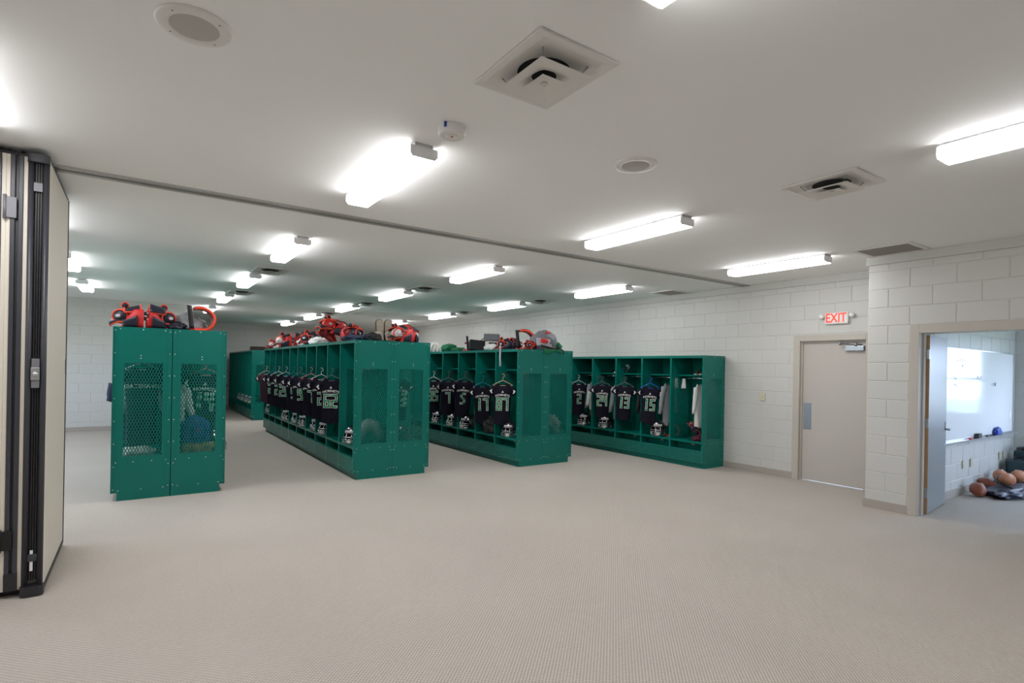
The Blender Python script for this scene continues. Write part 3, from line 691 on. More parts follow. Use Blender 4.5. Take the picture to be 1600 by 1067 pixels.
def digit(mb, ch, cx, hw, hh, st, y):
    seg = list(DIG[ch])
    for s in seg:
        x0, z0, x1, z1 = SEG[s]
        if ch == '1': x0 = x1 = 0.15
        mb.box(cx + x0 * hw - st if x0 <= x1 else 0, y, z0 * hh - st, cx + x1 * hw + st, y + .002, z1 * hh + st) if z0 <= z1 else None
    if ch == '1': mb.box(cx - hw * .6, y, hh * .62, cx, y + .002, hh + st); mb.box(cx - hw * .7, y, -hh - st, cx + hw * .95, y + .002, -hh + st)
_num = {}
def number_meshes(txt):
    if txt not in _num:
        g1 = MB(); g2 = MB(); n = len(txt); pitch = .112; hw = .031; hh = .092
        for i, ch in enumerate(txt):
            cx = (i - (n - 1) / 2) * pitch
            digit(g1, ch, cx, hw, hh, .0115, -.0022); digit(g2, ch, cx, hw, hh, .0205, 0)
        _num[txt] = (withmat(g1.mesh('number'), 'num'), withmat(g2.mesh('number_outline'), 'numw'))
    return _num[txt]
_jm = [withmat(shirt_mb(seed=s).mesh('jersey_body'), 'jersey') for s in range(4)]
_jm2 = withmat(shirt_mb(seed=9).mesh('jersey_body'), 'jersey2')
_tri = withmat(MB().add([(-.02, 0, 0), (.02, 0, 0), (0, 0, .034), (-.02, .003, 0), (.02, .003, 0), (0, .003, .034)], [(0, 1, 2), (5, 4, 3), (0, 3, 4, 1), (1, 4, 5, 2), (2, 5, 3, 0)]).mesh('chest_mark'), 'numw')
_team = withmat(text_mesh('HORNETS', .055, arch=1.3).copy(), 'numw')
_sn = withmat(MB().box(-.026, -.001, -.03, .026, .001, .03).mesh('sleeve_patch'), 'numw')
def jersey(loc, rz, txt, label, k=0, tilt=0, sc=1, maroon=False, group='black game jerseys hanging in the lockers', patch=True):
    t = thing('jersey', label, 'jersey', loc, (0, tilt, rz), group, sc=(sc, sc, sc))
    put('jersey_body', _jm2 if maroon else _jm[k % 4], t)
    if txt:
        a, b = number_meshes(txt)
        o = put('number_outline', b, t, (0, -.060, -.345)); put('number', a, o)
        put('team_name', _team, t, (0, -.060, -.19)); put('chest_mark', _tri, t, (0, -.060, -.148))
    if patch:
        for s in (-1, 1): put('sleeve_patch', _sn, t, (s * .185, -.043, -.13), (.0, s * .7, -s * .35))
    return t
def hanger_mesh():
    mb = MB(); hk = [(0, 0, .0)] + [(.0, 0, .05)] + [(.028 * math.sin(a) , 0, .085 - .028 * math.cos(a)) for a in [i * PI / 6 for i in range(0, 8)]]
    mb.tube(hk, .004, 6)
    mb.tube([(0, 0, .005), (-.06, 0, -.02), (-.17, 0, -.075), (-.16, 0, -.088), (0, 0, -.085), (.16, 0, -.088), (.17, 0, -.075), (.06, 0, -.02), (0, 0, .005)], .0055, 6)
    return mb.mesh('hanger')
_hm = {}
def hanger(loc, rz, col, label):
    if col not in _hm: _hm[col] = withmat(hanger_mesh(), HANG[col])
    o = put('clothes_hanger', _hm[col], None, loc, (0, 0, rz)); return tag(o, label, 'hanger', 'clothes hangers in the lockers')

def helmet_parts():
    bm = bmesh.new(); bmesh.ops.create_uvsphere(bm, u_segments=28, v_segments=18, radius=1)
    kill = [f for f in bm.faces if (lambda c: c.z < -.62 or (c.y < -.42 and c.z < .22) or (c.y < -.1 and c.z < -.35))(f.calc_center_median())]
    bmesh.ops.delete(bm, geom=kill, context='FACES')
    for v in bm.verts: v.co = Vector((v.co.x * .118, v.co.y * .142 + (.01 if v.co.z < 0 else 0), v.co.z * .128 + .115))
    bmesh.ops.solidify(bm, geom=bm.faces[:], thickness=.012)
    sh = MB(); sh.bm(bm, True)
    mk = MB()
    for z, y, x in ((.085, -.175, .1), (.055, -.185, .1), (.022, -.178, .095), (.0, -.165, .085)):
        mk.tube([(x * math.sin(a) * 1.12, y + .14 * (1 - math.cos(a)), z + .01) for a in [(-1.25 + 2.5 * i / 10) for i in range(11)]], .0065, 6)
    for x in (-.035, .035): mk.tube([(x, -.13, .15), (x, -.172, .1), (x, -.172, .0)], .006, 6)
    for s in (-1, 1): mk.tube([(s * .1, -.06, .1), (s * .108, -.1, .05), (s * .095, -.11, .005)], .006, 6)
    bp = MB().slab(lambda u, v: ((u - .5) * .13, -.128 - .012 * math.cos((u - .5) * 3), .148 + v * .035 + .0), 6, 2, .006)
    ch = MB().slab(lambda u, v: ((u - .5) * .09, -.15 - .03 * math.cos((u - .5) * 3), .012 + v * .04), 6, 2, .008)
    ea = MB()
    for s in (-1, 1): ea.lathe([(0, 0), (.016, .001), (.018, -.004)], (s * .113, -.02, .09), n=12, axis='x')
    return [('shell', sh, 'shell'), ('facemask', mk, 'mask'), ('front_bumper', bp, 'pad_sil'), ('chin_cup', ch, 'pad_white'), ('ear_hole', ea, 'black')]
_hp = [(n, withmat(mb.mesh(n), m)) for n, mb, m in helmet_parts()]
_hgreen = withmat(text_mesh('H', .11).copy(), 'num')
_hsq = withmat(MB().box(-.052, .0005, -.05, .052, .0025, .05).mesh('decal_ground'), 'numw')
def helmet(loc, rz, label, decal=False, tilt=0, sc=1.08):
    t = thing('football_helmet', label, 'helmet', loc, (tilt, 0, rz), 'football helmets on the locker seats', sc=(sc, sc, sc))
    for n, me in _hp: put(n, me, t)
    if decal:
        for s in (-1, 1): d = put('decal', _hgreen, t, (s * .1215, .0, .13), (0, 0, s * PI / 2))
    return t
def S(row): return NL[row][4] / T0
SEAT = .455
R2, R3, R4, R1 = 'middle double row', 'right double row', 'single row along the right wall', 'leftmost double row'
# middle row, left face
js = [(1, '62', 'grey', -.42), (2, '2', 'white', -.5), (3, '7', 'pink', -.5), (4, '9', 'grey', -.45), (5, '5', 'teal', -.4), (6, '28', 'white', -.35), (7, '2', 'white', -.45), (8, '26', 'teal', -.4), (9, None, 'cream', -.5)]
x0, _, y0, _, T, _ = NL[R2]; s = T / T0
for k, tx, hc, rz in js:
    y = y0 + (k + 1) * W - .20 + random.uniform(-.03, .03); xx = x0 + .03 + random.uniform(-.02, .02); z = 1.375 * s
    lab = 'black jersey%s hanging in the %s locker of the middle row' % ((' number ' + tx) if tx else ', dark maroon and plain,', ORD[k])
    jersey((xx, y, z), rz, tx, lab, k, random.uniform(-.04, .04), 1.0, maroon=(tx is None))
    hanger((xx, y, z + .055), rz, hc, '%s clothes hanger in the %s locker of the middle row' % (hc, ORD[k]))
for k, dx, dy, rz in ((0, .14, -.08, -.65), (2, .13, -.22, -.9), (3, .14, -.34, -.7), (4, .13, -.2, -1.0), (5, .14, -.22, -.8), (6, .12, -.18, -1.1), (9, .14, -.2, -.7)):
    helmet((x0 + dx, y0 + (k + 1) * W - .2 + dy * .6, SEAT * s + .003), rz, 'black chrome football helmet on the seat of the %s locker, middle row' % ORD[k])
# right double row, left face
x0, _, y0, _, T, _ = NL[R3]; s = T / T0
for k, tx, hc, rz in ((0, '87', 'cream', -.55), (1, '17', 'teal', -.6), (2, '5', 'grey', -.6), (3, '7', 'grey', -.55), (4, '35', 'white', -.5)):
    y = y0 + (k + 1) * W - .16; xx = x0 + .06; z = 1.355 * s + (.02 if k == 2 else 0) - (.05 if k == 1 else 0)
    jersey((xx, y, z), rz, tx, 'black jersey number %s hanging in the %s locker of the right double row' % (tx, ORD[k]), k + 1, (.07 if k == 2 else random.uniform(-.03, .03)), 1.0)
    hanger((xx, y, z + .055), rz, hc, '%s clothes hanger in the %s locker of the right double row' % (hc, ORD[k]))
for k, dx, yy, rz, dc in ((0, .15, 7.72, -.8, False), (2, .12, 9.06, -1.5, True), (3, .13, 9.68, -1.0, False), (4, .13, 10.33, -1.1, False)):
    helmet((x0 + dx, yy, SEAT * s + .003), rz, 'black helmet %son the seat of the %s locker, right double row' % ('with green H decal ' if dc else '', ORD[k]), dc)
# single row on the wall
x0, _, y0, _, T, _ = NL[R4]; s = T / T0
for k, tx, hc, yy in ((1, '15', 'blue', 6.84), (2, '13', 'grey', 7.47), (3, '24', 'grey', 8.10), (4, '2', 'white', 8.82)):
    rz = -.72 if k < 4 else -.4; z = 1.37 * s
    jersey((x0 + .06, yy, z), rz, tx, 'black jersey number %s hanging in the %s locker by the right wall' % (tx, ORD[k]), k, .05 if k in (1, 2) else 0, .97)
    hanger((x0 + .06, yy, z + .055), rz, hc, '%s clothes hanger in the %s locker by the right wall' % (hc, ORD[k]))
for k, yy in ((1, 6.72), (3, 8.08), (4, 8.72)):
    helmet((x0 + .15, yy, SEAT * s + .003), -.85, 'chrome helmet with silver mask on the seat of the %s locker by the wall' % ORD[k], sc=1.15)

# ------------------------------------------------------------------ soft goods
def blob_mb(rx, ry, rz, seed, amp=.25, fr=2.2, sub=4):
    bm = bmesh.new(); bmesh.ops.create_icosphere(bm, subdivisions=sub, radius=1)
    for v in bm.verts:
        n = v.co.normalized(); k = 1 + amp * NZ.noise(n * fr + Vector((seed * 7.3, seed, -seed))) + amp * .5 * NZ.noise(n * fr * 2.7 + Vector((seed, 0, seed * 2)))
        k += .09 * (.5 - abs(NZ.noise(n * 4.2 + Vector((seed * 2.1, seed, 3))))) + .04 * (.5 - abs(NZ.noise(n * 9 + Vector((seed, 1, seed)))))
        p = n * k; p.z = max(p.z, -.55)
        v.co = Vector((p.x * rx, p.y * ry, (p.z + .55) * rz / 1.55))
    mb = MB(); mb.bm(bm, True); return mb
def cloth(name, loc, size, m, seed, label, cat, rz=0, amp=.3, fr=2.4, group=None):
    o = blob_mb(size[0], size[1], size[2], seed, amp, fr).build(name, m, None, loc, (0, 0, rz)); return tag(o, label, cat, group)
def hang_shirt(loc, rz, m, label, ln=.7, sl=.45, wd=.17, seed=3, depth=.045, col=None, cat='shirt', name='hanging_shirt'):
    o = shirt_mb(wd, ln, sl, seed, .03, depth).build(name, m, None, loc, (0, 0, rz)); return tag(o, label, cat, 'shirts hanging in the lockers')
# row by the right wall
x0, _, y0, _, T, _ = NL[R4]; s = T / T0; st = SEAT * s + .001; sh = 1.613 * s
hang_shirt((x0 + .27, 5.93, 1.40), .1, 'white_cloth', 'white long shirt hanging in the locker nearest the exit door', .72, .45, .11, 3)
hang_shirt((x0 + .3, 6.62, 1.39), -.15, 'grey_cloth', 'grey camouflage sleeve shirt behind the number 15 jersey', .75, .5, .12, 4)
hang_shirt((x0 + .27, 7.83, 1.33), -.1, 'grey_cloth', 'grey shirt hanging behind the number 24 jersey', .68, .5, .15, 5)
hang_shirt((x0 + .32, 8.6, 1.36), -.1, 'grey_cloth', 'light grey shirt hanging beside the number 2 jersey', .70, .5, .14, 6)
hang_shirt((x0 + .17, 8.47, 1.22), -.2, 'white_cloth', 'white shirt with sleeves by the fourth wall locker post', .42, .3, .10, 7)
hang_shirt((x0 + .32, 7.2, 1.30), -.1, 'black_cloth', 'black shirt hanging beside the number 13 jersey', .65, .45, .13, 8)
for yy, sd, tx in ((6.38, 11, 'right'), (6.22, 12, 'left')):
    tag(MB().slab(lambda u, v: ((u - .5) * (.05 + .03 * v), .012 * math.sin(u * 6 + v * 4), -v * .17), 6, 6, .006).build('hanging_towel', 'white_cloth', None, (x0 + .22, yy, 1.535 * s), (0, 0, -1.2)), 'small white towel over the rod, %s side of the last locker post' % tx, 'towel', 'small towels on the rod')
cloth('folded_clothes', (x0 + .22, 5.84, st), (.16, .12, .09), 'maroon', 21, 'maroon clothes heaped on the seat nearest the exit door', 'clothes')
cloth('folded_clothes', (x0 + .3, 7.85, st), (.11, .1, .13), 'maroon', 22, 'maroon cloth bundle beside the helmet under jersey 24', 'clothes')
cloth('folded_jeans', (x0 + .42, 5.82, st), (.12, .1, .12), 'navy_cloth', 23, 'faded blue jeans seen through the end mesh', 'jeans')
def shoe(loc, rz, m, label):
    t = thing('cleat_shoe', label, 'shoe', loc, rz, 'shoes on the locker shelves')
    def up(u, v):
        a = u * 2 * PI; y = -.13 + .26 * v; w_ = .042 * (.65 + .5 * math.sin(PI * min(1, v * .9 + .08))); h = .045 + .05 * max(0, (v - .45)) * 1.6
        return (w_ * math.cos(a), y, .018 + h * (.5 + .5 * math.sin(a)))
    mb = MB(); mb.grid(up, 14, 10); mb.build('upper', m, t)
    MB().prism([(.04 * math.sin(a) * (1 + .15 * math.cos(a)), -.135 * math.cos(a)) for a in [i * PI / 8 for i in range(16)]], 0, .02).build('sole', 'pad_white', t)
    MB().box(-.043, -.06, .04, .043, .03, .055, b=.01).build('side_mark', 'pad_white', t)
for i, (yy, xx, m, lab) in enumerate([(5.98, .28, 'green_cloth', 'green and white cleat on the shelf nearest the exit door'), (5.88, .28, 'black_cloth', 'black cleat with white side mark on the shelf nearest the exit door'), (5.77, .29, 'black_cloth', 'black shoe at the right end of the shelf nearest the exit door'),
                                      (8.5, .28, 'maroon', 'dark red cleat on the farthest wall locker shelf, left'), (8.42, .28, 'maroon', 'dark red cleat on the farthest wall locker shelf, right'), (7.9, .28, 'maroon', 'small dark cleat beside the white helmet on the wall locker shelf')]):
    shoe((x0 + xx, yy, sh), -1.2, m, lab)
t = helmet((x0 + .33, 7.76, sh), -1.2, 'white helmet shape on the shelf above jersey 24', sc=1.0)
for c in t.children:
    if c.name.startswith('shell'): c.data = withmat(c.data.copy(), 'pad_white')

# ------------------------------------------------------------------ shoulder pads
def pads_meshes():
    P = []
    lac = MB().box(-.032, -.168, .075, .032, -.152, .165, b=.004)
    for sx in (-1, 1):
        ch = MB().slab(lambda u, v: (sx * (.012 + .19 * u), -.150 + 1.3 * (.012 + .19 * u) ** 2 - .02 * math.sin(v * PI), v * (.185 - .35 * max(0, u - .45)) * (1 - .0 * u)), 8, 6, .014)
        P.append(('chest_plate', ch, 'pad_red'))
        inset = MB().slab(lambda u, v: (sx * (.065 + .125 * u), -.174 + 1.3 * (.065 + .125 * u) ** 2 - .018 * math.sin((.05 + .4 * v) * PI), .005 + v * (.12 - .06 * u)), 6, 4, .01)
        P.append(('chest_inset', inset, 'pad_navy'))
        bk = MB().slab(lambda u, v: (sx * (.012 + .19 * u), .150 - 1.3 * (.012 + .19 * u) ** 2 + .02 * math.sin(v * PI), v * (.19 - .35 * max(0, u - .45))), 8, 6, .014)
        P.append(('back_plate', bk, 'pad_red'))
        def arch(u, v):
            a = -1.25 + 2.5 * u; x = .04 + .14 * v
            return (sx * x, .155 * math.sin(a), .125 + .125 * math.cos(a) - .30 * (x - .04) * math.cos(a))
        P.append(('shoulder_arch', MB().slab(arch, 14, 5, .02), 'pad_navy'))
        pp = MB()
        pp.tube([arch(i / 14, 0) for i in range(15)], .0085, 8); pp.tube([arch(i / 14, 1) for i in range(15)], .008, 8); pp.tube([arch(0, v / 5) for v in range(6)], .008, 8)
        c = Vector((sx * .195, -.03, .115))
        ringp = []
        R_ = Matrix.Rotation(sx * .5, 3, 'Z') @ Matrix.Rotation(0, 3, 'X')
        for i in range(20):
            a = 2 * PI * i / 20; ringp.append(c + R_ @ Vector((.075 * math.cos(a), -.045, .068 * math.sin(a))))
        pp.tube(ringp, .009, 8, closed=True)
        wing = lambda u, v: (sx * (.13 + .17 * u), -.13 + .10 * u + .12 * v, .03 + .035 * math.sin(u * PI) + .03 * math.sin(v * PI) - .015 * u)
        pp.tube([wing(i / 8, 0) for i in range(9)] + [wing(1, i / 4) for i in range(1, 5)], .008, 8)
        P.append(('piping', pp, 'pad_or'))
        cup = MB(); cup.ell((0, 0, 0), (.085, .08, .078), 18, 10); cm = MB(); cm.add([tuple(c + R_ @ Vector(p)) for p in cup.v], cup.f, True)
        P.append(('shoulder_cup', cm, 'pad_navy'))
        lg = MB(); lg.ell((0, -.082, 0), (.026, .006, .018), 12, 6); l2 = MB(); l2.add([tuple(c + R_ @ Vector(p)) for p in lg.v], lg.f, True)
        P.append(('cup_emblem', l2, 'pad_sil'))
        P.append(('wing_flap', MB().slab(wing, 8, 5, .02), 'pad_navy'))
        ep = MB(); ep.ell((sx * .175, .03, .235), (.035, .05, .03), 12, 8); P.append(('collar_tab', ep, 'pad_navy'))
        et = MB(); et.tube([(sx * .175 + .03 * math.cos(a), .03 - .02, .235 + .03 * math.sin(a)) for a in [i * PI / 8 for i in range(17)]], .009, 6); P.append(('tab_piping', et, 'pad_or'))
    P.append(('lacing_plate', lac, 'black'))
    sc_ = MB()
    for x in (-.02, .02):
        for z in (.088, .152): sc_.lathe([(0, -.004), (.006, -.003), (.007, 0)], (x, -.168, z), n=8, axis='y')
    sc_.ell((0, -.17, .12), (.018, .004, .008), 10, 6); P.append(('plate_emblem', sc_, 'pad_sil'))
    return P
_pm = [(n, withmat(mb.mesh(n), m)) for n, mb, m in pads_meshes()]
_pm_sil = {}
def pads(loc, rot, label, sc=1.0, swap=None):
    t = thing('shoulder_pads', label, 'shoulder pads', loc, rot, 'red and navy shoulder pads on top of the lockers', sc=(sc, sc, sc))
    for n, me in _pm:
        if swap and n in swap:
            k = (me.name, swap[n])
            if k not in _pm_sil: _pm_sil[k] = withmat(me.copy(), swap[n])
            me = _pm_sil[k]
        put(n, me, t)
    return t
zt = 2.013 + .002
pads((.05, 7.96, zt), (0, 0, .02), 'shoulder pads lying front-up on the leftmost locker row', 1.12)
def arc_pad(loc, rz, label, r=.15, m='pad_navy', up=0.0, sc=1.0):     # open collar-shaped pad seen as a loop
    t = thing('collar_pad', label, 'shoulder pads', loc, rz, 'red and navy shoulder pads on top of the lockers', sc=(sc, sc, sc))
    def pth(k, rr): a = -PI * .62 + 1.24 * PI * k; return Vector((rr * 1.15 * math.cos(a), 0, r + rr * math.sin(a)))
    MB().slab(lambda u, v: tuple(pth(u, r - .01) + Vector((0, -.07 + .14 * v, 0))), 20, 4, .03).build('collar_shell', m, t)
    for yy in (-.075, .075): MB().tube([pth(i / 20, r + .0) + Vector((0, yy, 0)) for i in range(21)], .016, 8).build('piping', 'pad_or', t)
    MB().slab(lambda u, v: (-.09 - .05 * u + .03 * v, -.085, .02 + .27 * (1 - v) * 1.0), 2, 8, .006).build('strap', 'black', t)
    MB().box(-.1, -.08, 0, .12, .07, .03, b=.012).build('base_plate', 'pad_red', t)
    return t
arc_pad((.62, 7.93, zt), .05, 'open orange-edged pad with black strap on the leftmost locker row', .135, sc=1.05)
cloth('grey_shirt', (.50, 8.1, zt), (.2, .15, .21), 'grey_cloth', 31, 'crumpled grey shirt behind the pads on the leftmost row', 'shirt')
cloth('pad_flap', (.36, 7.93, zt), (.12, .09, .1), 'pad_navy', 32, 'small navy pad flap between the pads on the leftmost row', 'pad')
# middle row top
zt = 1.977 + .002
for x, y, rot, sc, lab, sw in [(2.72, 13.9, (0, 0, .3), .85, 'farthest shoulder pads on the middle row, with a silver cup', {'shoulder_cup': 'pad_sil', 'chest_inset': 'pad_white'}),
                               (2.78, 12.6, (0, 0, -.2), 1.25, 'tall shoulder pads with white back on the middle row', {'chest_inset': 'pad_navy', 'shoulder_cup': 'pad_white'}),
                               (2.85, 11.45, (0, 0, .9), 1.1, 'shoulder pads turned sideways on the middle row', None),
                               (2.80, 10.65, (0, 0, -.15), 1.1, 'shoulder pads with two round collar tabs on the middle row', {'chest_plate': 'pad_navy'}),
                               (2.75, 9.45, (.0, .3, .6), 1.25, 'leaning shoulder pads with wide orange piping on the middle row', {'shoulder_cup': 'pad_red'}),
                               (2.70, 8.3, (0, 0, 1.3), 1.0, 'low shoulder pads lying near the corner of the middle row', {'chest_plate': 'pad_navy'}),
                               (3.33, 7.83, (0, 0, .55), 1.05, 'shoulder pads with silver printed cup at the right end of the middle row', {'shoulder_cup': 'pad_sil', 'wing_flap': 'black'})]:
    pads((x, y, zt + (.1 if rot[1] else 0)), rot, lab, sc, sw)
cloth('white_cloth', (2.68, 11.0, zt), (.16, .3, .16), 'white_cloth', 33, 'white cloth bunched between pads on the middle row', 'cloth')
cloth('white_shirt', (2.66, 10.1, zt), (.14, .28, .13), 'white_cloth', 34, 'white shirt under the leaning pads on the middle row', 'shirt')
cloth('dark_shirt', (2.62, 7.98, zt), (.16, .28, .08), 'navy_cloth', 35, 'dark navy garment at the corner of the middle row', 'shirt')
cloth('black_garment', (2.84, 7.78, zt), (.12, .14, .12), 'black_cloth', 36, 'black garment beside the tan pads', 'clothes')
def flat_pad(loc, rot, w_, h, label):
    t = thing('thigh_pad', label, 'pad', loc, rot, 'tan football pads on the middle row')
    def outline(g): 
        p = []
        for cx, cz, s0, r in ((w_ / 2 - .05, h - .05, 0, .05), (-w_ / 2 + .05, h - .05, PI / 2, .05)):
            for k in range(7): a = s0 + k * PI / 12; p.append((cx + (r + g) * math.cos(a), cz + (r + g) * math.sin(a)))
        return p + [(-w_ / 2 - g + .008, 0), (w_ / 2 + g - .008, 0)]
    RX = Matrix.Rotation(PI / 2, 4, 'X')
    MB().prism(outline(0), -.02, .02, RX).build('foam', 'pads_tan', t); MB().prism(outline(.006), -.012, .012, RX).build('binding', 'black', t)
    MB().box(-w_ / 2 + .01, -.0215, h * .33, w_ / 2 - .01, -.0195, h * .335).box(-w_ / 2 + .01, -.0215, h * .66, w_ / 2 - .01, -.0195, h * .665).build('stitching', 'slot', t)
flat_pad((2.975, 7.86, zt), (-.08, -.02, .0), .115, .33, 'upright tan rounded pad, left one of the pair')
flat_pad((3.095, 7.86, zt), (-.08, .04, .0), .115, .335, 'upright tan rounded pad, right one of the pair')
flat_pad((2.9, 7.70, zt), (-.5, -.15, .1), .16, .15, 'low tan pad leaning in front of the upright pair, left')
flat_pad((3.07, 7.70, zt), (-.5, .1, -.05), .16, .16, 'low tan pad leaning in front of the upright pair, right')
# right double row top
zt = 1.933 + .002
cloth('green_shirt', (5.35, 10.15, zt), (.16, .2, .16), 'green_cloth', 41, 'dark green shirt by the white shoes on the right double row', 'shirt')
for i, (yy, lb) in enumerate(((10.9, 'left'), (10.72, 'right'))):
    t = thing('white_helmet_mask', 'white upright pad frame with openings, %s of the pair' % lb, 'pad', (5.3, yy, zt), -.6, 'white pad frames on the right double row')
    MB().tube([(-.08, 0, 0), (-.085, 0, .12), (-.03, 0, .19), (.03, 0, .19), (.085, 0, .12), (.08, 0, 0)], .028, 8).build('frame_arch', 'pad_white', t)
    MB().tube([(0, 0, 0), (0, 0, .18)], .02, 8).build('centre_bar', 'pad_white', t)
cloth('green_bag', (5.35, 9.72, zt), (.12, .14, .08), 'green_cloth', 42, 'flat green cloth bag on the right double row', 'bag')
arc_pad((5.35, 9.35, zt), .2, 'small red-edged collar pad behind the black bag', .08)
t = thing('black_bag', 'black rectangular bag with a carry strap on the right double row', 'bag', (5.38, 9.0, zt), (-.12, .08, -.35))
MB().box(-.2, -.07, 0, .2, .07, .2, b=.025).build('bag_body', 'black_cloth', t); MB().tube([(.02, 0, .2), (.06, 0, .25), (.14, 0, .25), (.17, 0, .2)], .008, 8).build('strap', 'black', t)
t = thing('back_plate', 'grey curved plate pad standing above the black bag', 'pad', (5.42, 8.62, zt), -.45)
MB().slab(lambda u, v: ((u - .5) * .3, -.03 - .05 * math.cos((u - .5) * 3), .18 + v * .13), 10, 4, .02).build('plate', 'pack_grey', t)
MB().slab(lambda u, v: ((u - .5) * .24, -.02 - .04 * math.cos((u - .5) * 3), .0 + v * .2), 8, 4, .02).build('support', 'pad_white', t)
MB().box(-.06, -.11, .05, .09, -.085, .15, b=.006).build('pocket', 'black_cloth', t)
cloth('printed_shirt', (5.3, 8.42, zt), (.12, .16, .11), 'white_cloth', 43, 'white shirt with dark print in front of the plate pad', 'shirt')
pads((5.42, 8.02, zt), (0, .0, -.2), 'shoulder pads with navy chest on the right double row', .85, {'chest_plate': 'pad_navy'})
arc_pad((5.48, 7.70, zt), -.35, 'large orange-edged collar pad standing on the right double row', .145, sc=1.15)
pads((5.52, 7.50, zt), (0, 0, .4), 'low red pads under the grey backpack', .62)
o = MB().slab(lambda u, v: ((u - .5) * .035, .004 * math.sin(v * 9), -.36 * v), 2, 10, .004).build('hanging_strap', 'pack_light', None, (5.085, 7.80, 2.0), (0, 0, -1.2)); tag(o, 'long dotted strap hanging over the front of the right double row', 'strap')
t = thing('backpack', 'grey backpack with a red patch on the corner of the right double row', 'backpack', (5.76, 7.47, zt), (0, 0, -.1))
blob_mb(.25, .16, .33, 51, .12, 1.8).build('pack_body', 'pack_grey', t)
MB().slab(lambda u, v: (-.23 + .30 * u, -.15 - .03 * math.sin(u * PI), .07 + v * .13 - .03 * u), 8, 5, .03).build('front_pocket', 'pack_light', t)
MB().slab(lambda u, v: (-.17 + .14 * u, -.188 - .012 * math.sin(u * PI), .12 + v * .07 - .01 * u), 5, 4, .012).build('patch', 'pad_red', t)
MB().slab(lambda u, v: (-.02 + .1 * u, -.12 + .02 * u, .27 + v * .05), 4, 3, .02).build('top_patch', 'pad_red', t)
MB().tube([(-.22, -.12, .1), (-.1, -.2, .06), (.1, -.19, .03), (.2, -.12, .02)], .012, 8).tube([(.2, -.1, .05), (.28, -.19, .0), (.285, -.2, -.07)], .012, 8).build('strap', 'black', t)
cloth('green_garment', (6.03, 7.5, zt), (.1, .14, .16), 'green_cloth', 44, 'bright green garment hanging at the backpack edge', 'shirt')
o = MB().slab(lambda u, v: (5.62 + .36 * u, 7.285 - .022 + .004 * math.sin(u * 9), zt + .01 - v * (.05 + .03 * math.sin(u * 7))), 12, 4, .006).build('green_edge_cloth', 'green_cloth'); tag(o, 'strip of green cloth draped over the end panel edge', 'cloth')

# ------------------------------------------------------------------ things inside the rows seen through the mesh
# leftmost row, left half
z1 = SEAT * S(R1) + .001
t = hang_shirt((.035, 8.03, 1.545), .02, 'teal_shirt', 'dark teal shirt with white printed slogan behind the left mesh', .93, .12, .19, 61)
t2 = put('slogan', withmat(text_mesh('#CREATEHAVOC', .066, arch=.12).copy(), 'numw'), t, (-.03, -.066, -.23))
hanger((.035, 8.03, 1.60), .02, 'white', 'white clothes hanger behind the left mesh window')
hang_shirt((.06, 8.24, 1.52), .05, 'grey_cloth', 'grey long shirt hanging behind the slogan shirt', .9, .6, .15, 62)
hang_shirt((-.13, 8.25, 1.40), -.2, 'navy_cloth', 'navy shirt whose sleeve sticks out of the leftmost row', .75, .22, .15, 63)
cloth('white_clothes', (-.02, 7.95, z1), (.22, .12, .12), 'white_cloth', 64, 'white clothes heaped at the foot of the left mesh', 'clothes')
# leftmost row, right half
hang_shirt((.56, 8.24, 1.5), .0, 'teal_shirt', 'dark shirt hanging behind the right mesh window', .8, .2, .13, 65)
hang_shirt((.44, 8.05, 1.35), .0, 'white_cloth', 'white shirt edge at the left of the right mesh window', .62, .4, .06, 66)
jersey((.72, 8.12, 1.475), .0, '14', 'jersey number 14 behind the right mesh of the leftmost row', 1, .06, 1.05)
hanger((.72, 8.12, 1.535), .0, 'pink', 'pink clothes hanger with jersey 14')
t = thing('blue_backpack', 'blue backpack behind the right mesh of the leftmost row', 'backpack', (.6, 7.98, z1 + .12), .1)
MB().grid(lambda u, v: ((lambda a, c: (.165 * math.copysign(abs(math.cos(a)) ** .6, math.cos(a)) * c, .095 * math.copysign(abs(math.sin(a)) ** .6, math.sin(a)) * c, .36 * v + .008 * NZ.noise(Vector((u * 9, v * 5, 2)))))(2 * PI * u, (1 - max(0, (v - .55) / .45) ** 2.6 * .999) if v < 1 else .001)), 28, 14).build('pack_body', 'blue_cloth', t); MB().slab(lambda u, v: (-.06 + .16 * u, -.11 - .02 * math.sin(u * PI), .06 + .16 * v), 5, 4, .02).build('front_pocket', 'blue_cloth', t); MB().tube([(0, -.13, .2), (.01, -.14, .14)], .006, 6).build('zip_pull', 'pad_red', t)
cloth('tan_trousers', (.61, 7.97, z1), (.19, .13, .17), 'tan_cloth', 68, 'tan camouflage trousers heaped under the blue backpack', 'trousers', amp=.35)
cloth('dark_cleat', (.93, 8.35, z1 - .1), (.05, .09, .1), 'black_cloth', 69, 'dark shoe sticking out at the right of the leftmost row', 'shoe')
helmet((.80, 8.2, z1 + .003), .9, 'helmet behind the right mesh of the leftmost row')
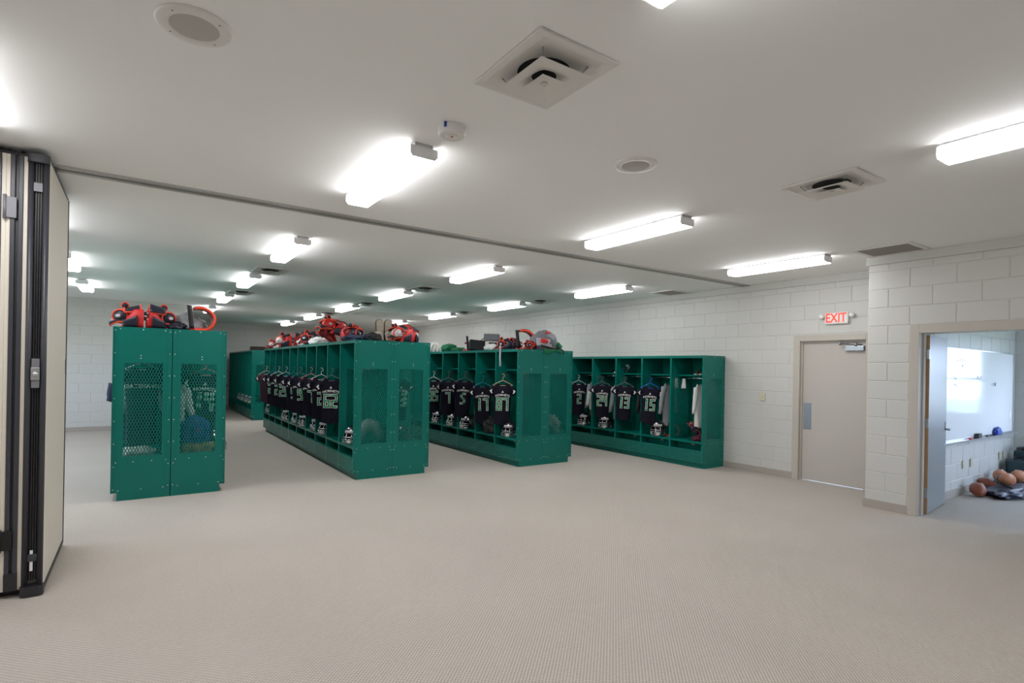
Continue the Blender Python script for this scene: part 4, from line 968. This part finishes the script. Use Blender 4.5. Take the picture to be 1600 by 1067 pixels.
# middle row end
z2 = SEAT * S(R2) + .001
mb = MB(); m_ = MB().tube([(-.17, 0, .05), (-.155, 0, .14), (-.11, .01, .24), (-.02, .0, .285), (.08, -.01, .25), (.15, 0, .15), (.185, 0, .05)], [.055, .075, .085, .09, .085, .075, .055], 18)
mb.add([(p[0] + .02 * NZ.noise(Vector(p) * 9), p[1] + .02 * NZ.noise(Vector(p) * 11 + Vector((3, 0, 0))), max(0, p[2] + .02 * NZ.noise(Vector(p) * 9 + Vector((0, 5, 0))))) for p in m_.v], m_.f, True)
tag(mb.build('grey_hoodie', 'grey_cloth', None, (2.84, 7.86, z2)), 'grey hooded top slumped behind the left mesh of the middle row', 'hoodie')
jersey((3.36, 8.0, 1.41), .06, '13', 'jersey number 13 behind the right mesh of the middle row', 2, .05, .92)
hanger((3.36, 8.0, 1.465), .06, 'teal', 'teal clothes hanger with jersey 13')
jersey((3.52, 8.58, 1.42), .3, '5', 'second jersey number 5 beyond jersey 13 in the middle row', 3, .05, 1.0)
hanger((3.52, 8.58, 1.475), .3, 'grey', 'grey clothes hanger beyond jersey 13')
helmet((3.28, 7.85, z2 + .003), 1.3, 'helmet with green H decal behind the right mesh of the middle row', True)
# right double row
z3 = SEAT * S(R3) + .001
cloth('grey_bundle', (6.05, 7.62, z3), (.16, .14, .34), 'grey_cloth', 74, 'grey shirt bundle behind the right mesh of the right double row', 'clothes', amp=.4)
cloth('teal_bag', (5.87, 7.5, z3), (.13, .1, .2), 'teal_shirt', 75, 'dark teal duffel behind the right mesh of the right double row', 'bag')
cloth('black_duffel', (5.26, 8.28, z3), (.15, .2, .28), 'black_cloth', 76, 'black bag on the seat under jersey 17', 'bag', amp=.3)
cloth('black_jacket', (5.33, 8.83, z3), (.13, .16, .3), 'black_cloth', 77, 'black jacket beside the green H helmet', 'jacket', amp=.3)
t = thing('tan_hat', 'tan hat hanging at the side of the third locker, right double row', 'hat', (5.22, 8.72, .78), (.0, -1.0, -.6))
MB().ell((0, 0, 0), (.08, .09, .075), 14, 8, lo=0).build('crown', 'tan_cloth', t); MB().slab(lambda u, v: (-.06 + .12 * u, -.08 - .06 * v * math.sin(.3 + u * 2.5), .004), 6, 3, .005).build('brim', 'tan_cloth', t)
arc_pad((5.45, 9.48, 1.613 * S(R3)), -1.3, 'red ring pad on the shelf of the fourth locker, right double row', .1, sc=.8)
cloth('white_beanie', (5.42, 8.08, 1.613 * S(R3)), (.06, .07, .1), 'white_cloth', 79, 'small white beanie on the shelf above jersey 17', 'hat')
# wall row pads on the seats
arc_pad((x0 + .26, 6.5, st), -.25, 'orange-edged pad loop beside the helmet under jersey 15', .11, sc=.9)
pads((x0 + .27, 6.05, st + .13), (0, .9, -.9), 'red-edged pad tipped on the seat nearest the exit door', .55, {'chest_plate': 'pad_navy'})
# far row contents
for k in range(4):
    helmet((2.64 + .15, 17.3 + k * W, SEAT * 1.026 + .003), -1.1, 'helmet in the %s locker of the far row' % ORD[k])
hang_shirt((2.2, 21.75, 1.4), .0, 'navy_cloth', 'navy shirt in the far wall locker', .8, .3, .12, 81)

# ------------------------------------------------------------------ office
wbd = thing('whiteboard', 'large wall whiteboard with faint marker notes in the office', 'whiteboard', (0, YO - .011, 0))
bx0, bx1, bz0, bz1 = 8.1, 11.42, .77, 1.97
MB().box(bx0, -.018, bz0, bx1, 0, bz1).build('writing_surface', 'board', wbd)
MB().box(bx0 - .02, -.024, bz0 - .02, bx1 + .02, 0, bz0, b=.003).box(bx0 - .02, -.024, bz1, bx1 + .02, 0, bz1 + .02, b=.003).box(bx0 - .02, -.024, bz0, bx0, 0, bz1, b=.003).box(bx1, -.024, bz0, bx1 + .02, 0, bz1, b=.003).build('frame', 'alu', wbd)
MB().box(bx0, -.085, bz0 - .035, bx1, -.0, bz0 - .02, b=.003).box(bx0, -.09, bz0 - .035, bx1, -.085, bz0 - .012).build('marker_tray', 'alu', wbd)
mb = MB()
for cx, cz, n in ((9.0, 1.83, 6), (9.1, 1.76, 4), (8.85, 1.6, 3), (8.9, 1.5, 3), (9.75, 1.6, 4), (10.4, 1.5, 4)):
    for i in range(n):
        q = [(cx + i * .05 + random.uniform(0, .035), -.0185, cz + random.uniform(-.03, .03)) for _ in range(4)]; mb.tube(q, .0025, 4)
mb.build('marker_notes', 'ink', wbd)
MB().box(11.25, -.0195, .95, 11.36, -.018, 1.08).build('taped_note', 'white', wbd)
tz = bz0 - .02 + .001
t = thing('board_eraser', 'dark felt eraser on the whiteboard tray', 'eraser', (9.75, YO - .06, tz)); MB().box(-.07, -.025, 0, .07, .025, .045, b=.008).build('felt', 'slot', t); MB().box(-.07, -.025, .045, .07, .025, .065, b=.006).build('handle', 'black', t)
for i, xx in enumerate((9.45, 10.15, 10.28)):
    o = MB().tube([(-.06, 0, .011), (.06, 0, .011)], .011, 10).build('marker_pen', 'pad_red' if i == 0 else 'black', None, (xx, YO - .06, tz)); tag(o, ['red marker pen on the tray left of the eraser', 'black marker pen on the tray right of the eraser', 'black marker pen beside the blue cloth'][i], 'marker', 'marker pens on the tray')
cloth('blue_rag', (10.6, YO - .06, tz), (.13, .035, .11), 'blue_cloth', 91, 'blue and white rag on the whiteboard tray', 'rag')
for i, xx in enumerate((9.35, 9.66, 10.9, 11.1)):
    t = thing('wall_outlet', ['leftmost ivory outlet plate under the whiteboard', 'second ivory outlet plate under the whiteboard', 'third outlet plate, above the black case', 'rightmost outlet plate, above the black case'][i], 'outlet', (xx, YO - .011, .41), group='outlet plates under the whiteboard')
    MB().box(-.04, -.007, -.06, .04, 0, .06, b=.003).build('plate', 'ivory', t)
    for z in (-.022, .022): MB().box(-.017, -.01, z - .014, .017, -.007, z + .014, b=.002).build('socket', 'ivory', t)
def football(loc, rot, m, label):
    t = thing('football', label, 'football', loc, rot, 'footballs on the office floor')
    prof = [(.088 * math.cos(a) ** 1.25 if math.cos(a) > 0 else 0, .145 * math.sin(a)) for a in [-PI / 2 + PI * i / 18 for i in range(19)]]
    MB().lathe(prof, n=24, axis='x').build('ball', m, t)
    mb = MB().box(-.045, -.003, .086, .045, .003, .09)
    for i in range(6): mb.box(-.036 + i * .0145, -.011, .087, -.032 + i * .0145, .011, .0915)
    mb.build('laces', 'pad_white', t)
football((9.32, 2.5, .10), (.6, -.2, .5), 'ball', 'dark brown football at the left end of the bag')
football((10.0, 2.36, .19), (.3, .18, -.1), 'ball2', 'tan football lying on top of the black bag')
football((10.35, 2.52, .18), (.2, -.1, .3), 'ball2', 'pale football behind the tan one')
football((10.72, 2.40, .16), (-.4, .1, -.3), 'ball2', 'brown football at the right end of the bag')
football((9.95, 2.58, .09), (.1, 0, .9), 'ball', 'football half hidden between the bag and the wall')
t = thing('ball_bag', 'black nylon ball bag spread under the footballs', 'bag', (10.0, 2.33, 0), 0)
blob_mb(.62, .24, .115, 95, .35, 2.6).build('bag_body', 'bag', t); MB().tube([(-.35, -.1, .13), (-.2, .12, .17), (.05, .16, .2), (.2, .1, .17)], .012, 8).build('drawstring', 'black', t)
def case(loc, rz, sx, sy, sz, label):
    t = thing('equipment_case', label, 'case', loc, rz, 'hard equipment cases')
    MB().box(-sx, -sy, 0, sx, -.01, sz, b=.025).build('body', 'case', t); MB().box(-sx, -.0, 0, sx, sy, sz, b=.025).build('lid', 'case', t)
    for x_ in (-sx * .5, 0, sx * .5): MB().box(x_ - .02, -.04, sz - .004, x_ + .02, .04, sz + .016, b=.004).build('latch', 'black', t)
    MB().tube([(-.1, 0, sz), (-.1, -.0, sz + .04), (.1, 0, sz + .04), (.1, 0, sz)], .012, 8).build('handle', 'black', t)
    return t
t = case((11.05, 2.42, 0), PI / 2 + .3, .2, .13, .36, 'large dark teal hard case with lime lettering')
o = put('lettering', withmat(text_mesh('DR', .2).copy(), 'lime'), t, (-.05, -.132, .17))
case((11.36, 2.40, 0), PI / 2 + .1, .2, .1, .48, 'taller dark teal case standing behind the lettered one')
mb = MB(); pts = [(11.2 + .16 * math.cos(i * .7), 2.42 + .12 * math.sin(i * .7), .49 + .05 * abs(math.sin(i * 1.1))) for i in range(24)]
tag(mb.tube(pts, .008, 6).build('coiled_cable', 'black'), 'black cable coiled on top of the cases', 'cable')
cloth('cyan_case', (11.38, 2.38, .505), (.08, .07, .07), 'cyan', 97, 'small cyan pouch on top of the taller case', 'pouch', amp=.1)
